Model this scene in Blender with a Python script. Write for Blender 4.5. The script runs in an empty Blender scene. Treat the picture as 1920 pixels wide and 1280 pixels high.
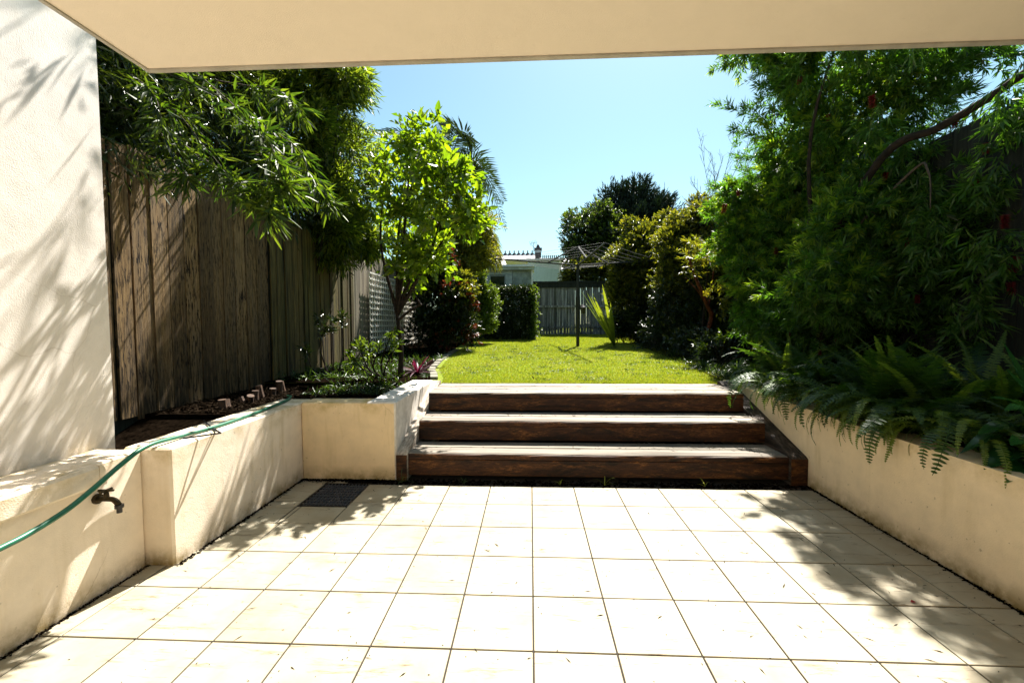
import bpy, math, random
import numpy as np
from mathutils import Vector, Matrix

rad = math.radians
C = bpy.context.scene.collection
SC = bpy.context.scene

# ------------------------------------------------------------------ camera
EYE = 1.4
YAW, PITCH, ROLL, FPX = 0.0449, 0.0444, -0.0043, 770.66
cam_d = bpy.data.cameras.new('camera')
cam = bpy.data.objects.new('camera', cam_d)
C.objects.link(cam)
cam.matrix_world = (Matrix.Translation((0, 0, EYE)) @ Matrix.Rotation(YAW, 4, 'Z')
                    @ Matrix.Rotation(math.pi / 2 - PITCH, 4, 'X') @ Matrix.Rotation(ROLL, 4, 'Z'))
cam_d.sensor_width = 36
cam_d.lens = FPX / 1920 * 36
cam_d.clip_start = 0.05
cam_d.clip_end = 900
SC.camera = cam

# ------------------------------------------------------------------ sky, sun, exposure
SUN_EL, SUN_AZ = 57.0, 17.5
w = bpy.data.worlds.new('World')
SC.world = w
w.use_nodes = True
wn = w.node_tree
bg = wn.nodes['Background']
sky = wn.nodes.new('ShaderNodeTexSky')
sky.sky_type = 'NISHITA'
sky.sun_disc = False
sky.sun_elevation = rad(SUN_EL)
sky.sun_rotation = rad(SUN_AZ)
sky.altitude = 20
sky.air_density = 1.0
sky.dust_density = 0.6
sky.ozone_density = 1.0
tint = wn.nodes.new('ShaderNodeMix'); tint.data_type = 'RGBA'; tint.blend_type = 'MULTIPLY'   # white balance of the photograph
tint.inputs[0].default_value = 1.0; tint.inputs[7].default_value = (1.04, 1.24, 1.06, 1)
wn.links.new(sky.outputs[0], tint.inputs[6]); wn.links.new(tint.outputs[2], bg.inputs[0])
bg.inputs[1].default_value = 0.047
sl = bpy.data.lights.new('sun', 'SUN')
sl.energy = 5.0
sl.angle = rad(0.5)
sl.color = (1.0, 0.95, 0.87)
sun = bpy.data.objects.new('sun', sl)
C.objects.link(sun)
sdir = Vector((math.cos(rad(SUN_EL)) * math.sin(rad(SUN_AZ)), math.cos(rad(SUN_EL)) * math.cos(rad(SUN_AZ)), math.sin(rad(SUN_EL))))
sun.rotation_euler = sdir.to_track_quat('Z', 'Y').to_euler()
sun.location = (4, 14, 22)
SC.view_settings.view_transform = 'Standard'
SC.view_settings.look = 'None'
SC.view_settings.gamma = 1
SC.view_settings.use_curve_mapping = False
SC.view_settings.exposure = 1.9
SC.cycles.max_bounces = 10
SC.cycles.diffuse_bounces = 6
SC.cycles.transmission_bounces = 6
SC.cycles.transparent_max_bounces = 8


def at(px, py, Y):
    """where the line of sight through a photograph point meets the plane Y metres ahead (used to survey the place)"""
    u0 = (px - 960) / FPX; v0 = (py - 640) / FPX
    cr, sr = math.cos(ROLL), math.sin(ROLL)
    u = cr * u0 + sr * v0; up = sr * u0 - cr * v0
    yc = math.cos(PITCH) + math.sin(PITCH) * up; Z = -math.sin(PITCH) + math.cos(PITCH) * up
    X = math.cos(YAW) * u - math.sin(YAW) * yc; YY = math.sin(YAW) * u + math.cos(YAW) * yc
    k = Y / YY
    return Vector((X * k, Y, EYE + Z * k))


def lawn_z(y):
    return 0.656 + 0.0246 * (y - 5.05)


# ------------------------------------------------------------------ object helpers
def tag(o, label=None, cat=None, group=None, kind=None):
    if label: o['label'] = label
    if cat: o['category'] = cat
    if group: o['group'] = group
    if kind: o['kind'] = kind
    return o


def thing(name, loc, label, cat, group=None):
    o = bpy.data.objects.new(name, None)
    o.empty_display_size = 0.1
    o.location = loc
    C.objects.link(o)
    return tag(o, label, cat, group)


def wloc(p):
    v = Vector((0, 0, 0))
    while p is not None:
        v += p.location
        p = p.parent
    return v


def link(name, me, m=None, parent=None, loc=(0, 0, 0)):
    if m is not None and not me.materials:
        me.materials.append(m)
    o = bpy.data.objects.new(name, me)
    o.location = loc
    if parent: o.parent = parent
    C.objects.link(o)
    return o


def mesh(name, V, F, m, parent=None, smooth=False):
    """V in world coordinates; becomes local to the parent"""
    off = wloc(parent) if parent else Vector((0, 0, 0))
    V = [(v[0] - off.x, v[1] - off.y, v[2] - off.z) for v in V]
    me = bpy.data.meshes.new(name)
    me.from_pydata(V, [], F)
    me.update()
    if smooth:
        me.polygons.foreach_set('use_smooth', [True] * len(me.polygons))
    return link(name, me, m, parent)


class MB:
    def __init__(s): s.V = []; s.F = []

    def box(s, x0, x1, y0, y1, z0, z1, b=0.0):
        n = len(s.V)
        if b <= 0:
            s.V += [(x0, y0, z0), (x1, y0, z0), (x1, y1, z0), (x0, y1, z0), (x0, y0, z1), (x1, y0, z1), (x1, y1, z1), (x0, y1, z1)]
            s.F += [tuple(n + i for i in f) for f in ((0, 3, 2, 1), (4, 5, 6, 7), (0, 1, 5, 4), (1, 2, 6, 5), (2, 3, 7, 6), (3, 0, 4, 7))]
        else:
            # chamfered box: 24 vertices
            P = {}
            for ix, x in enumerate((x0, x1)):
                for iy, y in enumerate((y0, y1)):
                    for iz, z in enumerate((z0, z1)):
                        sx, sy, sz = (1 - 2 * ix) * b, (1 - 2 * iy) * b, (1 - 2 * iz) * b
                        P[(ix, iy, iz, 0)] = len(s.V); s.V.append((x, y + sy, z + sz))
                        P[(ix, iy, iz, 1)] = len(s.V); s.V.append((x + sx, y, z + sz))
                        P[(ix, iy, iz, 2)] = len(s.V); s.V.append((x + sx, y + sy, z))
            q = s.F.append
            for i in (0, 1):
                q((P[(i, 0, 0, 0)], P[(i, 1, 0, 0)], P[(i, 1, 1, 0)], P[(i, 0, 1, 0)]) if i else (P[(i, 0, 0, 0)], P[(i, 0, 1, 0)], P[(i, 1, 1, 0)], P[(i, 1, 0, 0)]))
                q((P[(0, i, 0, 1)], P[(0, i, 1, 1)], P[(1, i, 1, 1)], P[(1, i, 0, 1)]) if i else (P[(0, i, 0, 1)], P[(1, i, 0, 1)], P[(1, i, 1, 1)], P[(0, i, 1, 1)]))
                q((P[(0, 0, i, 2)], P[(1, 0, i, 2)], P[(1, 1, i, 2)], P[(0, 1, i, 2)]) if i else (P[(0, 0, i, 2)], P[(0, 1, i, 2)], P[(1, 1, i, 2)], P[(1, 0, i, 2)]))
            for a in (0, 1):
                for c in (0, 1):
                    q((P[(a, c, 0, 0)], P[(a, c, 1, 0)], P[(a, c, 1, 1)], P[(a, c, 0, 1)]))
                    q((P[(a, 0, c, 0)], P[(a, 1, c, 0)], P[(a, 1, c, 2)], P[(a, 0, c, 2)]))
                    q((P[(0, a, c, 1)], P[(1, a, c, 1)], P[(1, a, c, 2)], P[(0, a, c, 2)]))
            for a in (0, 1):
                for c in (0, 1):
                    for d in (0, 1):
                        q((P[(a, c, d, 0)], P[(a, c, d, 1)], P[(a, c, d, 2)]))
        return s

    def quadpts(s, pts):
        n = len(s.V); s.V += [tuple(p) for p in pts]; s.F.append(tuple(range(n, n + len(pts)))); return s

    def prism_yz(s, prof, x0, x1):
        n = len(s.V); k = len(prof)
        s.V += [(x0, y, z) for y, z in prof] + [(x1, y, z) for y, z in prof]
        s.F.append(tuple(range(n, n + k))[::-1]); s.F.append(tuple(range(n + k, n + 2 * k)))
        for i in range(k):
            j = (i + 1) % k
            s.F.append((n + i, n + j, n + k + j, n + k + i))
        return s

    def prism_xy(s, prof, z0, z1):
        n = len(s.V); k = len(prof)
        s.V += [(x, y, z0) for x, y in prof] + [(x, y, z1) for x, y in prof]
        s.F.append(tuple(range(n, n + k))[::-1]); s.F.append(tuple(range(n + k, n + 2 * k)))
        for i in range(k):
            j = (i + 1) % k
            s.F.append((n + i, n + j, n + k + j, n + k + i))
        return s

    def prism_xz(s, prof, y0, y1):
        n = len(s.V); k = len(prof)
        s.V += [(x, y0, z) for x, z in prof] + [(x, y1, z) for x, z in prof]
        s.F.append(tuple(range(n, n + k))); s.F.append(tuple(range(n + k, n + 2 * k))[::-1])
        for i in range(k):
            j = (i + 1) % k
            s.F.append((n + j, n + i, n + k + i, n + k + j))
        return s

    def tube(s, pts, r, sides=8, cap=True):
        pts = [Vector(p) for p in pts]
        if not hasattr(r, '__len__'): r = [r] * len(pts)
        n0 = len(s.V)
        u = None
        for i, p in enumerate(pts):
            d = (pts[min(i + 1, len(pts) - 1)] - pts[max(i - 1, 0)])
            d = d.normalized() if d.length > 1e-9 else Vector((0, 0, 1))
            if u is None:
                u = d.cross(Vector((0.31, 0.2, 0.93)))
                if u.length < 0.1: u = d.cross(Vector((1, 0, 0)))
            u = (u - d * u.dot(d)).normalized()
            v = d.cross(u)
            for k in range(sides):
                a = 2 * math.pi * k / sides
                q = p + (u * math.cos(a) + v * math.sin(a)) * r[i]
                s.V.append((q.x, q.y, q.z))
        for i in range(len(pts) - 1):
            for k in range(sides):
                a = n0 + i * sides + k; b = n0 + i * sides + (k + 1) % sides
                s.F.append((a, b, b + sides, a + sides))
        if cap:
            s.F.append(tuple(n0 + k for k in range(sides))[::-1])
            e = n0 + (len(pts) - 1) * sides
            s.F.append(tuple(e + k for k in range(sides)))
        return s

    def build(s, name, m, parent=None, smooth=False):
        return mesh(name, s.V, s.F, m, parent, smooth)


def spline(pts, n=8):
    """Catmull-Rom through points"""
    P = [Vector(p) for p in pts]
    P = [P[0] * 2 - P[1]] + P + [P[-1] * 2 - P[-2]]
    out = []
    for i in range(1, len(P) - 2):
        for k in range(n):
            t = k / n
            a, b, c, d = P[i - 1], P[i], P[i + 1], P[i + 2]
            out.append(0.5 * ((2 * b) + (c - a) * t + (2 * a - 5 * b + 4 * c - d) * t * t + (3 * b - a - 3 * c + d) * t ** 3))
    out.append(P[-2])
    return out


# ------------------------------------------------------------------ material helpers
def newmat(name):
    m = bpy.data.materials.new(name)
    m.use_nodes = True
    nt = m.node_tree
    b = nt.nodes['Principled BSDF']
    return m, nt, b


class NT:
    def __init__(s, nt): s.nt = nt

    def n(s, t, **k):
        x = s.nt.nodes.new(t)
        for a, v in k.items(): setattr(x, a, v)
        return x

    def l(s, a, b): s.nt.links.new(a, b)

    def coord(s, scale=(1, 1, 1), rot=(0, 0, 0), rnd=True):
        tc = s.n('ShaderNodeTexCoord')
        mp = s.n('ShaderNodeMapping')
        mp.inputs['Scale'].default_value = scale
        mp.inputs['Rotation'].default_value = rot
        src = tc.outputs['Object']
        if rnd:
            oi = s.n('ShaderNodeObjectInfo')
            va = s.n('ShaderNodeVectorMath', operation='MULTIPLY_ADD')
            cb = s.n('ShaderNodeCombineXYZ')
            for i in range(3): s.l(oi.outputs['Random'], cb.inputs[i])
            s.l(cb.outputs[0], va.inputs[0]); va.inputs[1].default_value = (37, 53, 71); s.l(src, va.inputs[2])
            src = va.outputs[0]
        s.l(src, mp.inputs[0])
        return mp.outputs[0]

    def noise(s, vec, scale=5, detail=4, rough=0.55, dist=0.0):
        x = s.n('ShaderNodeTexNoise')
        x.inputs['Scale'].default_value = scale; x.inputs['Detail'].default_value = detail
        x.inputs['Roughness'].default_value = rough; x.inputs['Distortion'].default_value = dist
        if vec is not None: s.l(vec, x.inputs['Vector'])
        return x.outputs['Fac']

    def ramp(s, fac, stops):
        r = s.n('ShaderNodeValToRGB')
        cr = r.color_ramp
        while len(cr.elements) > 1: cr.elements.remove(cr.elements[-1])
        cr.elements[0].position = stops[0][0]; c = stops[0][1]
        cr.elements[0].color = (*c, 1) if hasattr(c, '__len__') else (c, c, c, 1)
        for p, c in stops[1:]:
            e = cr.elements.new(p); e.color = (*c, 1) if hasattr(c, '__len__') else (c, c, c, 1)
        s.l(fac, r.inputs[0])
        return r.outputs[0]

    def mix(s, a, b, fac, mode='MIX'):
        x = s.n('ShaderNodeMix', data_type='RGBA', blend_type=mode)
        for src, sock in ((a, x.inputs[6]), (b, x.inputs[7]), (fac, x.inputs[0])):
            if isinstance(src, (int, float)): sock.default_value = src if sock is x.inputs[0] or sock == x.inputs[0] else (src, src, src, 1)
            elif isinstance(src, tuple): sock.default_value = (*src, 1)
            else: s.l(src, sock)
        return x.outputs[2]

    def bump(s, h, strength=0.3, dist=0.01, normal=None):
        b = s.n('ShaderNodeBump')
        b.inputs['Strength'].default_value = strength; b.inputs['Distance'].default_value = dist
        s.l(h, b.inputs['Height'])
        if normal is not None: s.l(normal, b.inputs['Normal'])
        return b.outputs[0]


def stucco(name, col, stain=(0.42, 0.30, 0.10), mott=0.86, rip=0.12, amt=0.5, ztop=None, zbot=None, grain=150, rnd=False):
    m, nt, b = newmat(name)
    t = NT(nt)
    v = t.coord(rnd=rnd)
    big = t.noise(v, 1.3, 5, 0.6)
    mid = t.noise(v, 7, 5, 0.65)
    c = t.mix(col, tuple(x * mott for x in col), t.ramp(mid, [(0.35, 0.0), (0.75, 1.0)]))
    # vertical run marks
    vs = t.coord((9, 9, 0.9), rnd=rnd)
    runs = t.ramp(t.noise(vs, 1.6, 5, 0.6), [(0.5, 0.0), (0.72, 1.0)])
    runs2 = t.mix(0.0, runs, t.ramp(big, [(0.42, 0.0), (0.62, 1.0)]))
    c = t.mix(c, stain, t.mix(0.0, runs2, amt * 0.5))
    geo = t.n('ShaderNodeNewGeometry')
    sp = t.n('ShaderNodeSeparateXYZ'); t.l(geo.outputs['Position'], sp.inputs[0])
    if ztop is not None:
        mr = t.n('ShaderNodeMapRange'); mr.inputs[1].default_value = ztop - 0.16; mr.inputs[2].default_value = ztop
        t.l(sp.outputs[2], mr.inputs[0])
        f = t.mix(0.0, mr.outputs[0], t.ramp(t.noise(v, 4.5, 6, 0.7), [(0.45, 0.0), (0.65, 1.0)]))
        c = t.mix(c, stain, t.mix(0.0, f, amt))
    if zbot is not None:
        mr = t.n('ShaderNodeMapRange'); mr.inputs[1].default_value = zbot + 0.13; mr.inputs[2].default_value = zbot
        t.l(sp.outputs[2], mr.inputs[0])
        f = t.mix(0.0, mr.outputs[0], t.ramp(t.noise(v, 6, 6, 0.7), [(0.35, 0.0), (0.6, 1.0)]))
        c = t.mix(c, tuple(x * 0.55 for x in stain), t.mix(0.0, f, min(1, amt * 1.3)))
    # specks and fine cracks
    sp2 = t.ramp(t.noise(v, 34, 3, 0.5), [(0.70, 0.0), (0.74, 1.0)])
    c = t.mix(c, (0.16, 0.11, 0.05), t.mix(0.0, sp2, 0.45 * amt))
    vo = t.n('ShaderNodeTexVoronoi', feature='DISTANCE_TO_EDGE'); vo.inputs['Scale'].default_value = 1.1
    wob = t.n('ShaderNodeVectorMath', operation='MULTIPLY_ADD'); nz = t.n('ShaderNodeTexNoise'); nz.inputs['Scale'].default_value = 5; nz.inputs['Detail'].default_value = 6
    t.l(v, nz.inputs['Vector']); t.l(nz.outputs['Color'], wob.inputs[0]); wob.inputs[1].default_value = (0.13, 0.13, 0.13); t.l(v, wob.inputs[2]); t.l(wob.outputs[0], vo.inputs['Vector'])
    ck = t.mix(0.0, t.ramp(vo.outputs['Distance'], [(0.0, 0.8), (0.0032, 0.0)]), t.ramp(t.noise(v, 0.9, 3, 0.5), [(0.53, 0.0), (0.62, 1.0)]))
    c = t.mix(c, (0.28, 0.19, 0.10), t.mix(0.0, ck, min(1.0, amt * 0.9)))
    t.l(c, b.inputs['Base Color'])
    b.inputs['Roughness'].default_value = 0.85
    b.inputs['Specular IOR Level'].default_value = 0.25
    h1 = t.noise(v, grain, 3, 0.6)
    n1 = t.bump(h1, 0.5, 0.004)
    n2 = t.bump(t.noise(v, 9, 4, 0.5), rip, 0.02, n1)
    t.l(n2, b.inputs['Normal'])
    return m


def wood(name, dark, light, streak=(70, 70, 1.6), rough=0.8, contrast=(0.3, 0.7), green=None, bumps=0.6, axis_rot=(0, 0, 0), fleck=0.6):
    m, nt, b = newmat(name)
    t = NT(nt)
    v = t.coord(streak, axis_rot)
    v2 = t.coord(tuple(x * 0.28 for x in streak), axis_rot)
    g = t.noise(v, 1.0, 6, 0.7, 0.4)
    g2 = t.noise(v2, 1.0, 4, 0.6, 0.2)
    c = t.mix(dark, light, t.ramp(g, [(contrast[0], 0.0), (contrast[1], 1.0)]))
    c = t.mix(c, tuple(x * 0.35 for x in dark), t.mix(0.0, t.ramp(g2, [(0.5, 0.0), (0.62, 1.0)]), fleck))
    oi = t.n('ShaderNodeObjectInfo')
    hs = t.n('ShaderNodeHueSaturation')
    mr = t.n('ShaderNodeMapRange'); mr.inputs[3].default_value = 0.72; mr.inputs[4].default_value = 1.25
    t.l(oi.outputs['Random'], mr.inputs[0]); t.l(mr.outputs[0], hs.inputs['Value'])
    mr2 = t.n('ShaderNodeMapRange'); mr2.inputs[3].default_value = 0.485; mr2.inputs[4].default_value = 0.515
    mm = t.n('ShaderNodeMath', operation='FRACT'); mu = t.n('ShaderNodeMath', operation='MULTIPLY'); mu.inputs[1].default_value = 17.3
    t.l(oi.outputs['Random'], mu.inputs[0]); t.l(mu.outputs[0], mm.inputs[0]); t.l(mm.outputs[0], mr2.inputs[0]); t.l(mr2.outputs[0], hs.inputs['Hue'])
    t.l(c, hs.inputs['Color'])
    c = hs.outputs[0]
    if green:
        v3 = t.coord((1, 1, 0.5))
        c = t.mix(c, green, t.mix(0.0, t.ramp(t.noise(v3, 3.5, 5, 0.7), [(0.48, 0.0), (0.7, 1.0)]), 0.6))
    t.l(c, b.inputs['Base Color'])
    b.inputs['Roughness'].default_value = rough
    b.inputs['Specular IOR Level'].default_value = 0.3
    t.l(t.bump(g, bumps, 0.006), b.inputs['Normal'])
    return m


def plain(name, col, rough=0.6, metal=0.0, var=0.15, scale=12, bump=0.15, spec=0.5):
    m, nt, b = newmat(name)
    t = NT(nt)
    v = t.coord()
    n = t.noise(v, scale, 5, 0.6)
    c = t.mix(tuple(min(1, x * (1 + var)) for x in col), tuple(x * (1 - var * 1.5) for x in col), t.ramp(n, [(0.3, 0.0), (0.7, 1.0)]))
    t.l(c, b.inputs['Base Color'])
    b.inputs['Roughness'].default_value = rough; b.inputs['Metallic'].default_value = metal
    b.inputs['Specular IOR Level'].default_value = spec
    if bump: t.l(t.bump(t.noise(v, scale * 5, 3), bump, 0.004), b.inputs['Normal'])
    return m


def leafmat(name, cols, trans=0.4, tcol=None, rough=0.4, spec=0.5, tgain=1.6, gain=0.5):
    """cols: list of colours picked per leaf (random per island)"""
    m, nt, b = newmat(name)
    t = NT(nt)
    geo = t.n('ShaderNodeNewGeometry')
    oi = t.n('ShaderNodeObjectInfo')
    ad = t.n('ShaderNodeMath', operation='ADD'); fr = t.n('ShaderNodeMath', operation='FRACT')
    t.l(geo.outputs['Random Per Island'], ad.inputs[0]); t.l(oi.outputs['Random'], ad.inputs[1]); t.l(ad.outputs[0], fr.inputs[0])
    k = len(cols)
    c = t.ramp(fr.outputs[0], [(i / max(1, k - 1), tuple(x * gain * 0.86 for x in col)) for i, col in enumerate(cols)])
    t.l(c, b.inputs['Base Color'])
    b.inputs['Roughness'].default_value = rough
    b.inputs['Specular IOR Level'].default_value = spec
    tr = t.n('ShaderNodeBsdfTranslucent')
    tc = t.mix(c, tuple(x * tgain for x in (1.08, 0.88, 0.28)) if tcol is None else tcol, 1.0, 'MULTIPLY')
    t.l(tc, tr.inputs[0])
    mx = t.n('ShaderNodeMixShader'); mx.inputs[0].default_value = trans
    t.l(b.outputs[0], mx.inputs[1]); t.l(tr.outputs[0], mx.inputs[2])
    t.l(mx.outputs[0], nt.nodes['Material Output'].inputs[0])
    return m


# ------------------------------------------------------------------ materials
M = {}
M['house'] = stucco('white_render', (0.80, 0.745, 0.68), stain=(0.5, 0.42, 0.3), amt=0.35, ztop=None, zbot=0.68)
M['stucco'] = stucco('cream_render', (0.82, 0.71, 0.575), amt=0.85, ztop=0.70, zbot=0.0)
M['stucco_r'] = stucco('shaded_cream_render', (0.79, 0.65, 0.455), amt=0.95, ztop=0.68, zbot=0.0)  # stained cream render, yellowed to paint in the right wall's shade and floor bounce
M['stucco_b'] = stucco('shaded_return_render', (0.78, 0.61, 0.385), amt=1.0, ztop=0.71, zbot=0.0)  # stained cream render; the return wall's warm shade is painted into its colour
M['ceiling'] = stucco('ceiling_paint', (0.86, 0.755, 0.62), stain=(0.6, 0.5, 0.35), amt=0.1, grain=260, mott=0.96, rip=0.02)
M['trim'] = plain('edge_trim', (0.42, 0.39, 0.33), 0.6)


def tile_mat():
    m, nt, b = newmat('stone_tile')
    t = NT(nt)
    v = t.coord((1.6, 13, 1), (0, 0, rad(9)))
    v0 = t.coord((1, 1, 1))
    n1 = t.noise(v, 1.7, 7, 0.68, 0.9)
    n2 = t.noise(v0, 4, 5, 0.6)
    c = t.mix((0.325, 0.295, 0.218), (0.25, 0.208, 0.135), t.ramp(n2, [(0.35, 0.0), (0.75, 1.0)]))
    vein = t.ramp(n1, [(0.55, 0.0), (0.64, 1.0), (0.70, 0.25)])
    fine = t.ramp(t.noise(v, 9, 5, 0.7), [(0.42, 0.0), (0.6, 1.0)])
    c = t.mix(c, (0.09, 0.055, 0.025), t.mix(0.0, t.mix(0.0, vein, fine), 0.9))
    spk = t.ramp(t.noise(v0, 60, 3, 0.6), [(0.68, 0.0), (0.74, 1.0)])
    c = t.mix(c, (0.30, 0.24, 0.17), t.mix(0.0, spk, 0.5))
    oi = t.n('ShaderNodeObjectInfo'); hs = t.n('ShaderNodeHueSaturation'); mr = t.n('ShaderNodeMapRange')
    mr.inputs[3].default_value = 0.92; mr.inputs[4].default_value = 1.06
    t.l(oi.outputs['Random'], mr.inputs[0]); t.l(mr.outputs[0], hs.inputs['Value']); t.l(c, hs.inputs['Color']); c = hs.outputs[0]
    t.l(c, b.inputs['Base Color'])
    b.inputs['Roughness'].default_value = 0.62
    b.inputs['Specular IOR Level'].default_value = 0.3
    t.l(t.bump(t.noise(v0, 45, 4, 0.6), 0.25, 0.003), b.inputs['Normal'])
    return m


M['tile'] = tile_mat()
M['grout'] = plain('grout', (0.02, 0.015, 0.010), 0.95, scale=20)
M['sleeper'] = None


def sleeper_mat():
    m, nt, b = newmat('sleeper_timber')
    t = NT(nt)
    g = t.noise(t.coord((8, 60, 60)), 1.0, 9, 0.8, 0.9)
    bl = t.noise(t.coord((3.0, 9, 11)), 1.0, 6, 0.7, 0.8)
    fine = t.noise(t.coord((30, 90, 120)), 1.0, 4, 0.7)
    c = t.mix((0.008, 0.003, 0.0012), (0.065, 0.022, 0.007), t.ramp(g, [(0.38, 0.0), (0.66, 1.0)]))
    c = t.mix(c, (0.19, 0.075, 0.018), t.mix(0.0, t.ramp(bl, [(0.47, 0.0), (0.62, 1.0)]), t.ramp(fine, [(0.40, 0.0), (0.62, 0.9)])))
    c = t.mix(c, (0.004, 0.002, 0.001), t.ramp(t.noise(t.coord((1.7, 6, 8)), 1.0, 6, 0.75, 0.6), [(0.50, 0.0), (0.62, 0.92)]))
    t.l(c, b.inputs['Base Color']); b.inputs['Roughness'].default_value = 0.6; b.inputs['Specular IOR Level'].default_value = 0.25
    t.l(t.bump(g, 0.5, 0.006, t.bump(fine, 0.4, 0.003)), b.inputs['Normal'])
    return m


M['sleeper'] = sleeper_mat()
M['tread'] = wood('pale_tread_timber', (0.05, 0.038, 0.026), (0.29, 0.255, 0.205), streak=(1.8, 50, 50), contrast=(0.25, 0.55), fleck=0.5, rough=0.85)  # treads in a paler timber than the risers
M['string'] = wood('stringer_timber', (0.16, 0.12, 0.09), (0.5, 0.44, 0.36), streak=(50, 2.2, 50), contrast=(0.3, 0.65), fleck=0.5, rough=0.8)
def paling_mat(name, dark, light, grey, flecks=(0.525, 0.575), sc=1.0):
    m, nt, b = newmat(name)
    t = NT(nt)
    v = t.coord((95 * sc, 95 * sc, 4.0))
    g = t.noise(v, 1.0, 9, 0.78, 0.3)
    g2 = t.noise(t.coord((16 * sc, 16 * sc, 1.3)), 1.0, 5, 0.65, 0.6)
    fl = t.noise(t.coord((70 * sc, 70 * sc, 9)), 1.0, 5, 0.6, 0.2)
    pa = t.noise(t.coord((3, 3, 1.6)), 1.0, 5, 0.65)
    c = t.mix(dark, light, t.ramp(g, [(0.36, 0.0), (0.64, 1.0)]))
    c = t.mix(c, grey, t.ramp(g2, [(0.42, 0.0), (0.66, 0.75)]))
    # dark splits, gathered in patches
    dens = t.mix(0.4, 1.0, t.ramp(pa, [(0.40, 0.0), (0.58, 1.0)]))
    c = t.mix(c, tuple(x * 0.12 for x in dark), t.mix(0.0, dens, t.ramp(fl, [(flecks[0], 0.0), (flecks[1], 1.0)])))
    oi = t.n('ShaderNodeObjectInfo'); hs = t.n('ShaderNodeHueSaturation'); mr = t.n('ShaderNodeMapRange')
    mr.inputs[3].default_value = 0.55; mr.inputs[4].default_value = 1.3
    t.l(oi.outputs['Random'], mr.inputs[0]); t.l(mr.outputs[0], hs.inputs['Value']); t.l(c, hs.inputs['Color'])
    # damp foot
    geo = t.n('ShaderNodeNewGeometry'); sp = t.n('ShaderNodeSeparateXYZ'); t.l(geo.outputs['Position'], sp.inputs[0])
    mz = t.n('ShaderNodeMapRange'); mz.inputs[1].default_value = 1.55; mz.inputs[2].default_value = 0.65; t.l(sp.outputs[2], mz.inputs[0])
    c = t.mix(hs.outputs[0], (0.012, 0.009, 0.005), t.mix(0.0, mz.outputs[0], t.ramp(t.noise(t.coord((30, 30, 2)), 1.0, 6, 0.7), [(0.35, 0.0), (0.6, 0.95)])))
    t.l(c, b.inputs['Base Color']); b.inputs['Roughness'].default_value = 0.85; b.inputs['Specular IOR Level'].default_value = 0.25
    t.l(t.bump(g, 0.8, 0.008, t.bump(fl, 0.5, 0.008)), b.inputs['Normal'])
    return m


M['paling'] = paling_mat('old_paling', (0.05, 0.025, 0.010), (0.29, 0.19, 0.085), (0.15, 0.11, 0.07))
M['string_shaded'] = wood('shaded_stringer_timber', (0.02, 0.014, 0.010), (0.15, 0.12, 0.09), streak=(50, 2.2, 50), contrast=(0.4, 0.8), fleck=0.6)  # darker copy of the stringer timber; the right stringer's shade is in its colour
M['paling2'] = wood('mossy_paling', (0.03, 0.022, 0.007), (0.17, 0.125, 0.04), streak=(80, 70, 3.2), contrast=(0.35, 0.7), green=(0.05, 0.05, 0.012), fleck=0.9)
M['paling3'] = wood('grey_paling', (0.11, 0.09, 0.06), (0.30, 0.26, 0.19), streak=(40, 35, 1.2), contrast=(0.3, 0.7), fleck=0.5)
M['backpal'] = wood('blue_grey_paling', (0.06, 0.06, 0.062), (0.46, 0.46, 0.46), streak=(26, 26, 0.9), contrast=(0.35, 0.7), green=(0.08, 0.09, 0.035), fleck=0.7)
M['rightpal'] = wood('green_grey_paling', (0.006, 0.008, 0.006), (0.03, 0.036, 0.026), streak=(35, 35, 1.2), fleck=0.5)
M['lattice'] = plain('lattice_paint', (0.66, 0.63, 0.56), 0.8, var=0.25, scale=25)
M['soil'] = plain('soil', (0.006, 0.004, 0.0025), 1.0, var=0.6, scale=30, bump=1.0, spec=0.0)
M['mulch'] = plain('leaf_litter', (0.013, 0.008, 0.004), 0.95, var=0.7, scale=60, spec=0.03)
M['bark'] = plain('bark', (0.02, 0.014, 0.009), 0.9, var=0.5, scale=30, bump=0.8, spec=0.2)
M['redbark'] = plain('red_bark', (0.075, 0.02, 0.008), 0.8, var=0.5, scale=25, bump=0.6, spec=0.2)
M['twig'] = plain('twig_bark', (0.07, 0.05, 0.03), 0.8, var=0.3, scale=30)
M['stump'] = plain('dry_cut_cane', (0.06, 0.028, 0.012), 0.8, var=0.6, scale=30)
M['steel'] = plain('galvanised_steel', (0.012, 0.014, 0.014), 0.75, 0.0, var=0.3, scale=20)
M['wire'] = plain('line_wire', (0.06, 0.06, 0.06), 0.6, 0.0)
M['iron'] = plain('dark_iron', (0.018, 0.02, 0.024), 0.5, 0.7, var=0.4, scale=30)
M['grate'] = plain('worn_grate_metal', (0.07, 0.08, 0.10), 0.5, 0.2)
M['brass'] = plain('aged_brass', (0.06, 0.045, 0.022), 0.5, 0.7, var=0.4, scale=40)
M['black'] = plain('black_plastic', (0.012, 0.012, 0.014), 0.4)
M['hose'] = plain('green_hose', (0.008, 0.115, 0.062), 0.42, var=0.15, scale=30, bump=0.05)
M['kerb'] = plain('edging_stone', (0.16, 0.15, 0.11), 0.85, var=0.25, scale=18)
M['white'] = plain('white_paint', (0.78, 0.78, 0.74), 0.55, var=0.1)
M['shed'] = plain('sage_weatherboard', (0.46, 0.50, 0.44), 0.7, var=0.2, scale=6)
M['shedpanel'] = plain('stained_fibro', (0.30, 0.33, 0.28), 0.8, var=0.35, scale=4)
M['pane'] = plain('window_glass', (0.02, 0.035, 0.02), 0.12, var=0.3)
M['roof'] = plain('pale_roof', (0.62, 0.58, 0.60), 0.7, var=0.15, scale=3)
M['ridge'] = plain('ridge_finial', (0.05, 0.045, 0.05), 0.7)
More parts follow.
